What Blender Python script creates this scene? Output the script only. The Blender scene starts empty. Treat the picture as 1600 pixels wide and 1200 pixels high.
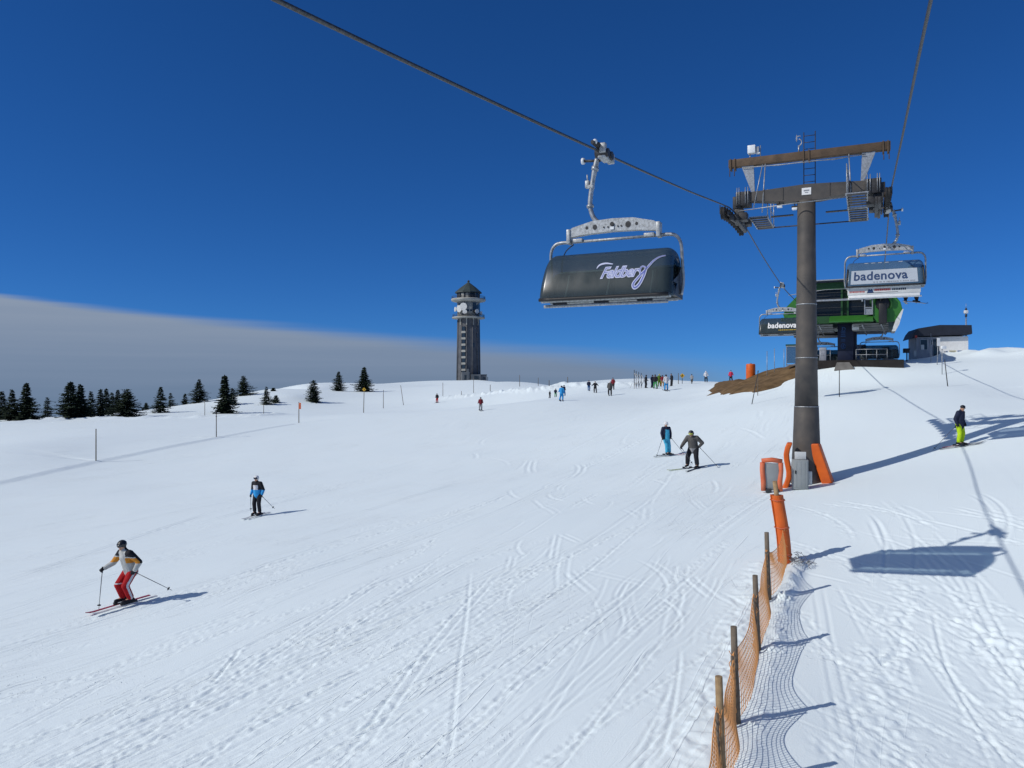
import bpy, bmesh, math, random
import numpy as np
from mathutils import Vector, Matrix, Euler

R = math.radians
scene = bpy.context.scene
COL = scene.collection

# ------------------------------------------------------------------ camera, world, sun, exposure
F = 1200.0                                   # focal length in pixels of a 1600 px wide picture
cam_d = bpy.data.cameras.new('camera')
cam_d.sensor_width = 36.0
cam_d.lens = 36.0 * F / 1600.0
cam_d.clip_start = 0.1
cam_d.clip_end = 5000
cam = bpy.data.objects.new('camera', cam_d)
COL.objects.link(cam)
cam.location = (0, 0, 0)
cam.rotation_euler = (R(90), 0, 0)
scene.camera = cam

SUN_EL, SUN_AZ = 37.4, 20.0                  # elevation; shadows run this far round from +X towards +Y
scene.view_settings.view_transform = 'Standard'
scene.view_settings.look = 'None'
scene.view_settings.gamma = 1.0
scene.view_settings.exposure = -0.22
scene.view_settings.use_curve_mapping = False
scene.cycles.use_denoising = True
scene.cycles.max_bounces = 6
scene.cycles.transparent_max_bounces = 12

sun_d = bpy.data.lights.new('sun', 'SUN')
sun_d.energy = 3.5
sun_d.angle = R(0.5)
sun_d.color = (1.0, 0.955, 0.89)
sun = bpy.data.objects.new('sun', sun_d)
COL.objects.link(sun)
ldir = Vector((math.cos(R(SUN_AZ)) * math.cos(R(SUN_EL)), math.sin(R(SUN_AZ)) * math.cos(R(SUN_EL)), -math.sin(R(SUN_EL))))
sun.rotation_euler = ldir.to_track_quat('-Z', 'Y').to_euler()
sun.location = (-60, -20, 60)

world = bpy.data.worlds.new('World')
scene.world = world
world.use_nodes = True
wt = world.node_tree
wt.nodes.clear()


def N(tree, typ, **kw):
    n = tree.nodes.new(typ)
    for k, v in kw.items():
        if k.startswith('i_'):
            key = k[2:]
            n.inputs[int(key) if key.isdigit() else key].default_value = v
        else:
            setattr(n, k, v)
    return n


def M(tree, op, a, b=None, c=None, clamp=False):
    n = tree.nodes.new('ShaderNodeMath')
    n.operation = op
    n.use_clamp = clamp
    for i, v in enumerate((a, b, c)):
        if v is None:
            continue
        if isinstance(v, (int, float)):
            n.inputs[i].default_value = v
        else:
            tree.links.new(v, n.inputs[i])
    return n.outputs[0]


def build_world():
    L = wt.links.new
    sky = N(wt, 'ShaderNodeTexSky')
    sky.sky_type = 'NISHITA'
    sky.sun_disc = False
    sky.sun_elevation = R(SUN_EL)
    # rotation is measured clockwise from +Y; the sun stands opposite to where the shadows point
    sky.sun_rotation = math.atan2(-ldir.x, -ldir.y)
    sky.altitude = 2600
    sky.air_density = 1.0
    sky.dust_density = 0.15
    sky.ozone_density = 3.5
    # crisp mountain air: look the sky up a little above the murky horizon band
    tc0 = N(wt, 'ShaderNodeTexCoord')
    lift = N(wt, 'ShaderNodeMapping', vector_type='POINT')
    lift.inputs['Location'].default_value = (0, 0, 0.045)
    L(tc0.outputs['Generated'], lift.inputs['Vector'])
    nrm = N(wt, 'ShaderNodeVectorMath', operation='NORMALIZE')
    L(lift.outputs[0], nrm.inputs[0])
    L(nrm.outputs[0], sky.inputs['Vector'])
    hs = N(wt, 'ShaderNodeHueSaturation')
    hs.inputs['Hue'].default_value = 0.502
    hs.inputs['Saturation'].default_value = 1.05
    hs.inputs['Value'].default_value = 1.0
    deep = N(wt, 'ShaderNodeMix', data_type='RGBA', blend_type='MULTIPLY')
    deep.inputs[0].default_value = 1.0
    deep.inputs[7].default_value = (0.52, 1.0, 1.60, 1)
    L(sky.outputs[0], deep.inputs[6])
    L(deep.outputs[2], hs.inputs['Color'])
    bg = N(wt, 'ShaderNodeBackground')
    bg.inputs['Strength'].default_value = 0.064
    L(hs.outputs[0], bg.inputs['Color'])
    # far cloud bank: a long layer of grey haze whose upper edge sinks to the right, down to the valley
    tc = N(wt, 'ShaderNodeTexCoord')
    sep = N(wt, 'ShaderNodeSeparateXYZ')
    L(tc.outputs['Generated'], sep.inputs[0])
    az = M(wt, 'ARCTAN2', sep.outputs[0], sep.outputs[1])
    el = M(wt, 'ARCSINE', sep.outputs[2])
    nz = N(wt, 'ShaderNodeTexNoise', noise_dimensions='3D')
    mp = N(wt, 'ShaderNodeMapping')
    mp.inputs['Scale'].default_value = (3, 3, 110)
    L(tc.outputs['Generated'], mp.inputs['Vector'])
    L(mp.outputs[0], nz.inputs['Vector'])
    nz.inputs['Scale'].default_value = 1.0
    nz.inputs['Detail'].default_value = 5.0
    nzf = M(wt, 'SUBTRACT', nz.outputs[0], 0.5)
    top = M(wt, 'MULTIPLY_ADD', az, R(-3.7) / R(47.7), R(2.95))   # 5.5 deg at az -33.7, 1.85 at az 14
    top = M(wt, 'ADD', top, M(wt, 'MULTIPLY', nzf, 0.011))
    d = M(wt, 'SUBTRACT', top, el)
    soft = M(wt, 'MULTIPLY_ADD', az, 0.028, 0.0225)
    fac = N(wt, 'ShaderNodeMapRange', interpolation_type='SMOOTHSTEP')
    L(d, fac.inputs['Value'])
    L(M(wt, 'MULTIPLY', soft, -0.35), fac.inputs['From Min'])
    L(soft, fac.inputs['From Max'])
    fade = N(wt, 'ShaderNodeMapRange', interpolation_type='SMOOTHSTEP')   # the bank thins out to the right
    L(az, fade.inputs['Value'])
    fade.inputs['From Min'].default_value = R(6)
    fade.inputs['From Max'].default_value = R(23)
    fade.inputs['To Min'].default_value = 1.0
    fade.inputs['To Max'].default_value = 0.0
    below = N(wt, 'ShaderNodeMapRange')                                    # everything under the horizon is valley haze
    L(el, below.inputs['Value'])
    below.inputs['From Min'].default_value = R(0.6)
    below.inputs['From Max'].default_value = R(-0.6)
    mask = M(wt, 'MAXIMUM', M(wt, 'MULTIPLY', fac.outputs[0], fade.outputs[0]), below.outputs[0])
    ramp = N(wt, 'ShaderNodeValToRGB')
    cr = ramp.color_ramp
    cr.elements[0].position = 0.0
    cr.elements[0].color = (0.165, 0.245, 0.375, 1)
    cr.elements[1].position = 1.0
    cr.elements[1].color = (0.300, 0.370, 0.490, 1)
    e = cr.elements.new(0.45)
    e.color = (0.222, 0.300, 0.435, 1)
    rel = N(wt, 'ShaderNodeMapRange')
    L(M(wt, 'ADD', el, M(wt, 'MULTIPLY', nzf, 0.045)), rel.inputs['Value'])
    rel.inputs['From Min'].default_value = R(-1.5)
    rel.inputs['From Max'].default_value = R(5.5)
    L(rel.outputs[0], ramp.inputs[0])
    bgc = N(wt, 'ShaderNodeBackground')
    bgc.inputs['Strength'].default_value = 1.0
    L(ramp.outputs[0], bgc.inputs['Color'])
    mx = N(wt, 'ShaderNodeMixShader')
    L(mask, mx.inputs[0])
    L(bg.outputs[0], mx.inputs[1])
    L(bgc.outputs[0], mx.inputs[2])
    out = N(wt, 'ShaderNodeOutputWorld')
    L(mx.outputs[0], out.inputs['Surface'])


build_world()

# ------------------------------------------------------------------ materials
MATS = {}


def mat(name, color, rough=0.6, metal=0.0, spec=0.4, var=0.0, scale=8.0, bump=0.0, bscale=40.0, coat=0.0, color2=None, detail=4.0):
    """Procedural material: base colour broken up by noise, roughness variation, fine bump."""
    m = bpy.data.materials.new(name)
    m.use_nodes = True
    t = m.node_tree
    b = t.nodes['Principled BSDF']
    L = t.links.new
    b.inputs['Roughness'].default_value = rough
    b.inputs['Metallic'].default_value = metal
    b.inputs['Specular IOR Level'].default_value = spec
    b.inputs['Coat Weight'].default_value = coat
    tc = N(t, 'ShaderNodeTexCoord')
    nz = N(t, 'ShaderNodeTexNoise')
    nz.inputs['Scale'].default_value = scale
    nz.inputs['Detail'].default_value = detail
    L(tc.outputs['Object'], nz.inputs['Vector'])
    mr = N(t, 'ShaderNodeMapRange')
    mr.inputs['From Min'].default_value = 0.3
    mr.inputs['From Max'].default_value = 0.7
    L(nz.outputs[0], mr.inputs['Value'])
    mix = N(t, 'ShaderNodeMix', data_type='RGBA')
    c2 = color2 or tuple(c * (1 - var) for c in color)
    mix.inputs[6].default_value = (*color, 1)
    mix.inputs[7].default_value = (*c2, 1)
    L(mr.outputs[0], mix.inputs[0])
    L(mix.outputs[2], b.inputs['Base Color'])
    rr = M(t, 'MULTIPLY_ADD', nz.outputs[0], 0.25, rough - 0.12, clamp=True)
    L(rr, b.inputs['Roughness'])
    if bump > 0:
        n2 = N(t, 'ShaderNodeTexNoise')
        n2.inputs['Scale'].default_value = bscale
        L(tc.outputs['Object'], n2.inputs['Vector'])
        bp = N(t, 'ShaderNodeBump')
        bp.inputs['Strength'].default_value = bump
        bp.inputs['Distance'].default_value = 0.02
        L(n2.outputs[0], bp.inputs['Height'])
        L(bp.outputs[0], b.inputs['Normal'])
    MATS[name] = m
    return m


def glass(name, tint, opac, body, rough=0.06):
    """Tinted acrylic sheet: part see-through with a tint, part dark glossy body."""
    m = bpy.data.materials.new(name)
    m.use_nodes = True
    t = m.node_tree
    L = t.links.new
    b = t.nodes['Principled BSDF']
    b.inputs['Base Color'].default_value = (*body, 1)
    b.inputs['Roughness'].default_value = rough
    b.inputs['Specular IOR Level'].default_value = 0.5
    tc = N(t, 'ShaderNodeTexCoord')
    nz = N(t, 'ShaderNodeTexNoise')
    nz.inputs['Scale'].default_value = 3.0
    nz.inputs['Detail'].default_value = 6.0
    mp = N(t, 'ShaderNodeMapping')
    mp.inputs['Scale'].default_value = (0.8, 0.8, 0.5)
    L(tc.outputs['Object'], mp.inputs['Vector'])
    L(mp.outputs[0], nz.inputs['Vector'])
    L(M(t, 'MULTIPLY_ADD', nz.outputs[0], 0.3, rough - 0.05, clamp=True), b.inputs['Roughness'])
    tr = N(t, 'ShaderNodeBsdfTransparent')
    tr.inputs['Color'].default_value = (*tint, 1)
    mx = N(t, 'ShaderNodeMixShader')
    mx.inputs[0].default_value = opac
    fz = M(t, 'MULTIPLY_ADD', nz.outputs[0], 0.16, opac - 0.08, clamp=True)
    L(fz, mx.inputs[0])
    L(tr.outputs[0], mx.inputs[1])
    L(b.outputs[0], mx.inputs[2])
    L(mx.outputs[0], t.nodes['Material Output'].inputs['Surface'])
    MATS[name] = m
    return m


mat('galv', (0.42, 0.44, 0.46), 0.45, 0.55, 0.5, 0.45, 14, 0.1, 90)
mat('galv_bright', (0.50, 0.52, 0.53), 0.5, 0.35, 0.5, 0.5, 22, 0.15, 60)
mat('steel_dark', (0.055, 0.055, 0.058), 0.55, 0.3, 0.4, 0.4, 9)
mat('rope', (0.10, 0.10, 0.10), 0.5, 0.6, 0.5, 0.5, 30)
mat('pylon', (0.115, 0.100, 0.086), 0.62, 0.15, 0.35, 0.0, 1.6, 0.08, 60, color2=(0.058, 0.056, 0.056), detail=9)
mat('rust_paint', (0.122, 0.080, 0.050), 0.7, 0.1, 0.3, 0.0, 3.0, 0.1, 50, color2=(0.075, 0.052, 0.035), detail=7)
mat('rubber', (0.02, 0.02, 0.021), 0.7, 0, 0.3, 0.3, 20)
mat('black_plastic', (0.018, 0.018, 0.02), 0.45, 0, 0.4, 0.3, 10)
mat('seat', (0.022, 0.033, 0.036), 0.75, 0, 0.2, 0.4, 6, 0.1, 120)
mat('cream', (0.55, 0.52, 0.42), 0.5, 0, 0.4, 0.25, 9)
mat('white_paint', (0.78, 0.78, 0.77), 0.5, 0, 0.4, 0.12, 5)
mat('white_dirty', (0.62, 0.63, 0.62), 0.6, 0, 0.3, 0.2, 3)
mat('sticker', (0.72, 0.74, 0.77), 0.5, 0, 0.4, 0.10, 2)
mat('navy_ink', (0.025, 0.055, 0.14), 0.5, 0, 0.3, 0.1, 6)
mat('lilac_ink', (0.50, 0.53, 0.70), 0.5, 0, 0.3, 0.05, 6)
mat('blue_ink', (0.10, 0.13, 0.42), 0.5, 0, 0.3, 0.05, 6)
mat('red_ink', (0.45, 0.06, 0.05), 0.5, 0, 0.3, 0.1, 6)
mat('grey_ink', (0.25, 0.26, 0.28), 0.5, 0, 0.3, 0.1, 6)
mat('yellow_ink', (0.55, 0.38, 0.03), 0.5, 0, 0.3, 0.1, 6)
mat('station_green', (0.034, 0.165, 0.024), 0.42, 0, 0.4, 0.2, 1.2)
mat('station_green_dark', (0.011, 0.062, 0.014), 0.5, 0, 0.4, 0.2, 1.2)  # same green darkened: shade on the station front is put into the colour
mat('dark_glass', (0.010, 0.013, 0.015), 0.25, 0, 0.35, 0.3, 3)
mat('window_glass', (0.03, 0.04, 0.05), 0.12, 0, 0.5, 0.3, 3)
mat('soffit', (0.28, 0.28, 0.27), 0.7, 0, 0.3, 0.3, 2)
mat('navy_steel', (0.014, 0.02, 0.05), 0.5, 0, 0.4, 0.3, 2)
mat('concrete', (0.20, 0.185, 0.165), 0.85, 0, 0.2, 0.35, 2, 0.2, 25)
mat('platform', (0.03, 0.026, 0.024), 0.8, 0, 0.2, 0.4, 2)  # near black: the shadow below the station is put into the colour
mat('blue_grey', (0.34, 0.36, 0.41), 0.7, 0, 0.3, 0.2, 2)
mat('roof_dark', (0.022, 0.027, 0.042), 0.55, 0, 0.35, 0.3, 3)
mat('sign_yellow', (0.72, 0.42, 0.03), 0.5, 0, 0.4, 0.1, 5)
mat('sign_cream', (0.66, 0.62, 0.42), 0.5, 0, 0.4, 0.1, 5)
mat('sign_blue', (0.03, 0.11, 0.30), 0.5, 0, 0.4, 0.1, 5)
mat('orange_pad', (0.72, 0.135, 0.012), 0.5, 0, 0.4, 0.0, 2.5, 0.2, 9, color2=(0.58, 0.10, 0.012))
mat('orange_faded', (0.68, 0.20, 0.10), 0.6, 0, 0.3, 0.0, 3, 0.2, 9, color2=(0.58, 0.12, 0.05))
mat('orange_net', (0.80, 0.37, 0.13), 0.6, 0, 0.3, 0.2, 4)
mat('wood_grey', (0.20, 0.165, 0.125), 0.85, 0, 0.2, 0.0, 7, 0.4, 30, color2=(0.12, 0.095, 0.075))
mat('wood_tan', (0.40, 0.28, 0.15), 0.8, 0, 0.2, 0.0, 7, 0.4, 30, color2=(0.24, 0.16, 0.09))
mat('pole_wood', (0.16, 0.13, 0.10), 0.85, 0, 0.2, 0.3, 8)
mat('cabinet', (0.30, 0.32, 0.32), 0.6, 0.1, 0.35, 0.15, 3)
mat('tower_slate', (0.062, 0.066, 0.076), 0.7, 0, 0.35, 0.0, 0.45, 0.0, 1, color2=(0.115, 0.115, 0.122), detail=8)
mat('tower_cream', (0.38, 0.375, 0.34), 0.75, 0, 0.3, 0.3, 0.4)
mat('tower_roof', (0.055, 0.075, 0.072), 0.6, 0.1, 0.4, 0.35, 0.5)
mat('tower_grey', (0.17, 0.18, 0.19), 0.75, 0, 0.3, 0.35, 0.4)
mat('needles', (0.026, 0.044, 0.026), 0.8, 0, 0.2, 0.5, 1.3)
mat('needles_light', (0.05, 0.075, 0.036), 0.8, 0, 0.2, 0.4, 1.3)
mat('bark', (0.06, 0.045, 0.035), 0.9, 0, 0.2, 0.4, 6)
mat('skin', (0.52, 0.30, 0.20), 0.55, 0, 0.35, 0.12, 12)
mat('eye_dark', (0.03, 0.02, 0.015), 0.3, 0, 0.5, 0.1, 12)
mat('lips', (0.36, 0.14, 0.10), 0.5, 0, 0.4, 0.1, 12)
mat('helmet_black', (0.016, 0.017, 0.022), 0.3, 0, 0.5, 0.2, 8)
mat('helmet_white', (0.74, 0.74, 0.74), 0.35, 0, 0.5, 0.08, 8)
mat('lens_yellow', (0.52, 0.55, 0.10), 0.15, 0, 0.6, 0.3, 8)
mat('lens_dark', (0.03, 0.03, 0.04), 0.12, 0, 0.6, 0.3, 8)


def cloth(name, c):
    return mat('cloth_' + name, c, 0.8, 0, 0.25, 0.3, 7, 0.8, 15)


cloth('black', (0.017, 0.018, 0.024))
cloth('navy', (0.018, 0.024, 0.055))
cloth('silver', (0.50, 0.51, 0.49))
cloth('white', (0.68, 0.69, 0.72))
cloth('orange', (0.62, 0.25, 0.03))
cloth('red', (0.42, 0.008, 0.012))
cloth('darkred', (0.20, 0.018, 0.03))
cloth('blue', (0.035, 0.33, 0.72))
cloth('cyan', (0.07, 0.47, 0.70))
cloth('midblue', (0.02, 0.13, 0.36))
cloth('jeans', (0.05, 0.16, 0.36))
cloth('lime', (0.50, 0.72, 0.015))
cloth('green', (0.06, 0.30, 0.10))
cloth('olive', (0.12, 0.22, 0.03))
cloth('grey', (0.105, 0.10, 0.095))
cloth('lightgrey', (0.33, 0.33, 0.34))
cloth('tan', (0.42, 0.25, 0.10))
cloth('pink', (0.62, 0.04, 0.10))
mat('ski_red', (0.40, 0.02, 0.03), 0.3, 0, 0.5, 0.4, 5)
mat('ski_white', (0.62, 0.62, 0.62), 0.3, 0, 0.5, 0.3, 5)
mat('ski_black', (0.025, 0.027, 0.035), 0.3, 0, 0.5, 0.4, 5)
mat('ski_lime', (0.35, 0.42, 0.08), 0.3, 0, 0.5, 0.4, 5)
mat('pole_shaft', (0.10, 0.11, 0.13), 0.4, 0.4, 0.5, 0.2, 8)
mat('lamp_white', (0.75, 0.77, 0.78), 0.4, 0, 0.4, 0.1, 5)
glass('smoked', (0.42, 0.54, 0.58), 0.56, (0.050, 0.072, 0.082), 0.18)
glass('blue_acrylic', (0.55, 0.64, 0.72), 0.55, (0.10, 0.19, 0.30), 0.16)
glass('advert_film', (0.75, 0.82, 0.88), 0.80, (0.50, 0.55, 0.61), 0.4)
glass('pale_acrylic', (0.62, 0.66, 0.68), 0.30, (0.12, 0.16, 0.19), 0.12)

# ------------------------------------------------------------------ tagging and mesh helpers


def tag(o, label=None, cat=None, group=None, kind=None):
    if label: o['label'] = label
    if cat: o['category'] = cat
    if group: o['group'] = group
    if kind: o['kind'] = kind
    return o


def thing(name, label, cat, loc=(0, 0, 0), rz=0.0, group=None, scale=1.0):
    o = bpy.data.objects.new(name, None)
    o.empty_display_size = 0.2
    COL.objects.link(o)
    o.location = loc
    o.rotation_euler = (0, 0, rz)
    o.scale = (scale,) * 3
    return tag(o, label, cat, group)


def dup(root, loc=None, rz=None, label=None, group=None):
    def cp(o, parent):
        c = o.copy()
        COL.objects.link(c)
        if parent is not None:
            c.parent = parent
        for ch in o.children:
            cp(ch, c)
        return c
    r = cp(root, None)
    if loc is not None: r.location = loc
    if rz is not None: r.rotation_euler = (0, 0, rz)
    if label: r['label'] = label
    if group: r['group'] = group
    return r


class MB:
    """Collects boxes, tubes, prisms ... and links them as ONE mesh object."""

    def __init__(s):
        s.v = []; s.f = []; s.m = []; s.sm = []

    def add(s, verts, faces, mi=0, smooth=False, mtx=None):
        o = len(s.v)
        if mtx is not None:
            verts = [mtx @ Vector(p) for p in verts]
        s.v += [tuple(p) for p in verts]
        s.f += [tuple(i + o for i in f) for f in faces]
        s.m += [mi] * len(faces)
        s.sm += [smooth] * len(faces)
        return s

    def box(s, c, size, rot=None, mi=0, bev=0.0, taper=(1, 1)):
        hx, hy, hz = size[0] / 2, size[1] / 2, size[2] / 2
        if bev <= 0:
            vs = [(sx * hx * (taper[0] if sz > 0 else 1), sy * hy * (taper[1] if sz > 0 else 1), sz * hz) for sz in (-1, 1) for sy in (-1, 1) for sx in (-1, 1)]
            fs = [(0, 2, 3, 1), (4, 5, 7, 6), (0, 1, 5, 4), (2, 6, 7, 3), (0, 4, 6, 2), (1, 3, 7, 5)]
        else:
            bm = bmesh.new()
            bmesh.ops.create_cube(bm, size=1)
            for v in bm.verts:
                v.co = Vector((v.co.x * size[0] * (taper[0] if v.co.z > 0 else 1), v.co.y * size[1] * (taper[1] if v.co.z > 0 else 1), v.co.z * size[2]))
            bmesh.ops.bevel(bm, geom=bm.edges[:], offset=bev, segments=2, affect='EDGES', profile=0.5)
            bm.verts.index_update()
            vs = [v.co.copy() for v in bm.verts]
            fs = [tuple(v.index for v in f.verts) for f in bm.faces]
            bm.free()
        m = Matrix.Translation(Vector(c))
        if rot is not None:
            m = m @ Euler(rot).to_matrix().to_4x4()
        return s.add(vs, fs, mi, bev > 0, m)

    def tube(s, pts, r, seg=8, mi=0, caps=True, smooth=True):
        pts = [Vector(p) for p in pts]
        n = len(pts)
        rs = r if isinstance(r, (list, tuple)) else [r] * n
        vs = []
        prev = None
        for i, p in enumerate(pts):
            t = (pts[min(i + 1, n - 1)] - pts[max(i - 1, 0)])
            if t.length < 1e-9: t = Vector((0, 0, 1))
            t.normalize()
            if prev is None:
                ref = Vector((0, 0, 1)) if abs(t.z) < 0.9 else Vector((1, 0, 0))
                a = t.cross(ref).normalized()
            else:
                a = (prev - t * prev.dot(t)).normalized()
            prev = a
            b = t.cross(a)
            for k in range(seg):
                th = 2 * math.pi * k / seg
                vs.append(p + (a * math.cos(th) + b * math.sin(th)) * rs[i])
        fs = [(i * seg + k, i * seg + (k + 1) % seg, (i + 1) * seg + (k + 1) % seg, (i + 1) * seg + k) for i in range(n - 1) for k in range(seg)]
        s.add(vs, fs, mi, smooth)
        if caps:
            o = len(s.v) - n * seg
            s.f.append(tuple(o + k for k in range(seg - 1, -1, -1))); s.m.append(mi); s.sm.append(False)
            s.f.append(tuple(o + (n - 1) * seg + k for k in range(seg))); s.m.append(mi); s.sm.append(False)
        return s

    def cyl(s, p0, p1, r0, r1=None, seg=16, mi=0, smooth=True):
        return s.tube([p0, p1], [r0, r0 if r1 is None else r1], seg, mi, True, smooth)

    def lathe(s, prof, seg=24, mi=0, center=(0, 0, 0), smooth=True, phase=0.0, caps=True):
        cx, cy, cz = center
        vs = []
        for r, z in prof:
            for k in range(seg):
                th = 2 * math.pi * (k + phase) / seg
                vs.append((cx + r * math.cos(th), cy + r * math.sin(th), cz + z))
        n = len(prof)
        fs = [(i * seg + k, i * seg + (k + 1) % seg, (i + 1) * seg + (k + 1) % seg, (i + 1) * seg + k) for i in range(n - 1) for k in range(seg)]
        if caps:
            fs.append(tuple(range(seg - 1, -1, -1)))
            fs.append(tuple((n - 1) * seg + k for k in range(seg)))
        return s.add(vs, fs, mi, smooth)

    def prism(s, poly, axis, lo, hi, mi=0):
        """poly: 2-D outline; axis 'x','y','z' is the extrusion axis."""
        def P(a, b, c):
            return {'x': (c, a, b), 'y': (a, c, b), 'z': (a, b, c)}[axis]
        n = len(poly)
        vs = [P(a, b, lo) for a, b in poly] + [P(a, b, hi) for a, b in poly]
        fs = [tuple(range(n - 1, -1, -1)), tuple(range(n, 2 * n))] + [(i, (i + 1) % n, n + (i + 1) % n, n + i) for i in range(n)]
        return s.add(vs, fs, mi)

    def ball(s, c, r, mi=0, sub=2):
        bm = bmesh.new()
        bmesh.ops.create_icosphere(bm, subdivisions=sub, radius=1)
        bm.verts.index_update()
        rr = r if isinstance(r, (tuple, list)) else (r, r, r)
        vs = [(c[0] + v.co.x * rr[0], c[1] + v.co.y * rr[1], c[2] + v.co.z * rr[2]) for v in bm.verts]
        fs = [tuple(v.index for v in f.verts) for f in bm.faces]
        bm.free()
        return s.add(vs, fs, mi, True)

    def build(s, name, mats, parent=None, fix=True):
        me = bpy.data.meshes.new(name)
        me.from_pydata(s.v, [], s.f)
        for m in (mats if isinstance(mats, (list, tuple)) else [mats]):
            me.materials.append(MATS[m] if isinstance(m, str) else m)
        me.polygons.foreach_set('material_index', s.m)
        me.polygons.foreach_set('use_smooth', s.sm)
        if fix:
            bm = bmesh.new()
            bm.from_mesh(me)
            bmesh.ops.recalc_face_normals(bm, faces=bm.faces)
            bm.to_mesh(me)
            bm.free()
        me.update()
        o = bpy.data.objects.new(name, me)
        COL.objects.link(o)
        if parent is not None:
            o.parent = parent
        return o


def text_geo(body, size, shear=0.0, offset=0.0, space=1.0, align='CENTER'):
    c = bpy.data.curves.new('lettering', 'FONT')
    c.body = body; c.size = size; c.shear = shear; c.offset = offset; c.space_character = space
    c.align_x = align; c.align_y = 'CENTER'
    c.resolution_u = 3
    o = bpy.data.objects.new('lettering', c)
    COL.objects.link(o)
    dg = bpy.context.evaluated_depsgraph_get()
    me = bpy.data.meshes.new_from_object(o.evaluated_get(dg))
    vs = [v.co.copy() for v in me.vertices]
    fs = [tuple(p.vertices) for p in me.polygons]
    bpy.data.objects.remove(o)
    bpy.data.curves.remove(c)
    bpy.data.meshes.remove(me)
    return vs, fs

# ------------------------------------------------------------------ the snowfield
# Heights surveyed as (px, py, distance) sightings and (x, y, z) points, joined by a thin-plate surface.
CP=[ # px,py,depth
(0,1200,12.4),(400,1200,11.7),(800,1200,11.0),(1170,1132,11.6),(1600,1200,10.8),
(195,948,20.4),(402,808,33),(1040,713,39.7),(1085,735,33.5),(1502,701,31.5),(1255,755,30),(1600,660,33.3),
(1440,852,19.5),(1570,812,20.1),(1600,760,23.1),(1600,620,43),(1230,880,19.2),
(751,641,107),(683,629,136),(878,626,82),(953,618,90),(930,613,96),(1009,606,100),(1045,607,92),(1049,603,105),(1103,597,118),(1142,597,113),
(900,601,140),(1000,599.5,140),(1060,597,132),
(150,722,58),(338,684,70),(467,660,88),(568,645,96),(0,700,60),(0,662,100),
(60,653,112),(200,649,116),(355,645,122),(255,643,128),(311,628,150),(378,617,168),(490,626,150),(528,610,190),(570,611,185),
(400,613,175),(450,609.5,200),(470,608.5,175),(500,605.5,190),(540,603,205),(430,618,150),(460,617,150),(420,612,220),(440,612,240),(470,610,240),(600,599.5,235),(650,597,240),(700,595,260),(735,594,330),(780,597,230),(840,600,190),(640,612,170),(740,612,150),(820,611,120),(700,602,220),
(1250,572,70),(1350,568.5,64),(1380,568,70),(1460,560,68),(1540,553,65),
(1110,612,86),(1150,612,76),(1190,609,68),(1235,590,60),(1150,594,84),(1195,576,70),(1240,569,64),(1290,567,60),
(1340,605,53.8),(1311,620,47),(1180,632,52),(1482,604,46),(1472,585,53),(1330,568,58),(1400,568,58),(1330,567,66),(1424,565,62),(1509,550,64),(1560,552,72),(1600,553,72),
]
W=[ # world
(-60,20,-8.5),(-60,60,-7.5),(-14,0,-6.8),(0,0,-6.0),(12,0,-4.3),(40,10,0),(60,40,2.5),(60,70,3.0),(-40,-40,-9),(30,-40,-5),
(70,110,-1),(45,100,0.2),(40,130,-3),(60,180,-18),(25,230,-14),(-70,190,-14),(-110,130,-10),(-150,100,-12),(-130,250,-30),(-60,330,-12),(-40,420,-12),(0,420,-16),(60,330,-25),(-300,300,-70),(300,300,-60),(0,700,-90),(300,700,-110),(-300,700,-120),(200,50,-10),(-200,20,-18),(200,-150,-20),(-200,-150,-30),(0,-150,-14),
]
SP = np.array([((a - 800) / F * y, y, (600 - b) / F * y) for a, b, y in CP] + [tuple(w) for w in W], float)
SS = 50.0


def tps_u(r2):
    return np.where(r2 > 0, r2 * np.log(r2 + 1e-12), 0)


def tps_solve():
    n = len(SP)
    k = np.zeros((n + 3, n + 3))
    d = SP[:, None, :2] - SP[None, :, :2]
    k[:n, :n] = tps_u((d ** 2).sum(-1) / SS ** 2) + np.eye(n) * 0.006
    k[:n, n] = 1
    k[:n, n + 1:] = SP[:, :2] / SS
    k[n:, :n] = k[:n, n:].T
    return np.linalg.solve(k, np.r_[SP[:, 2], 0, 0, 0])


TPS = tps_solve()


def Z(x, y):
    n = len(SP)
    x = np.asarray(x, float); y = np.asarray(y, float)
    z = TPS[n] + TPS[n + 1] * x / SS + TPS[n + 2] * y / SS
    for i in range(n):
        z = z + TPS[i] * tps_u(((x - SP[i, 0]) ** 2 + (y - SP[i, 1]) ** 2) / SS ** 2)
    return z


def gz(x, y):
    return float(Z(np.array([x]), np.array([y]))[0])


_Yr = np.geomspace(7.5, 420, 900)


def at(px, py):
    """Where the sight line through a pixel first meets the snow."""
    u = (px - 800) / F
    z = Z(u * _Yr, _Yr)
    p = 600 - F * z / _Yr
    k = np.nonzero(p <= py)[0]
    if len(k) == 0:
        i = int(np.argmin(p))
        return Vector((u * _Yr[i], _Yr[i], z[i]))
    i = int(k[0])
    if i > 0:
        f = (p[i - 1] - py) / max(1e-9, p[i - 1] - p[i])
        y = _Yr[i - 1] + f * (_Yr[i] - _Yr[i - 1])
    else:
        y = _Yr[0]
    return Vector((u * y, y, gz(u * y, y)))


LIFT = R(-25.0)                                # the lift line runs 25 degrees right of the view
D2 = np.array([math.sin(R(25)), math.cos(R(25))])
P2 = np.array([math.cos(R(25)), -math.sin(R(25))])

FENCE_PX = [(1094, 1395), (1129, 1243), (1151, 1132), (1184, 1017), (1201, 938), (1229, 880)]
FENCE_XY = [at(*p) for p in FENCE_PX]


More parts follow.
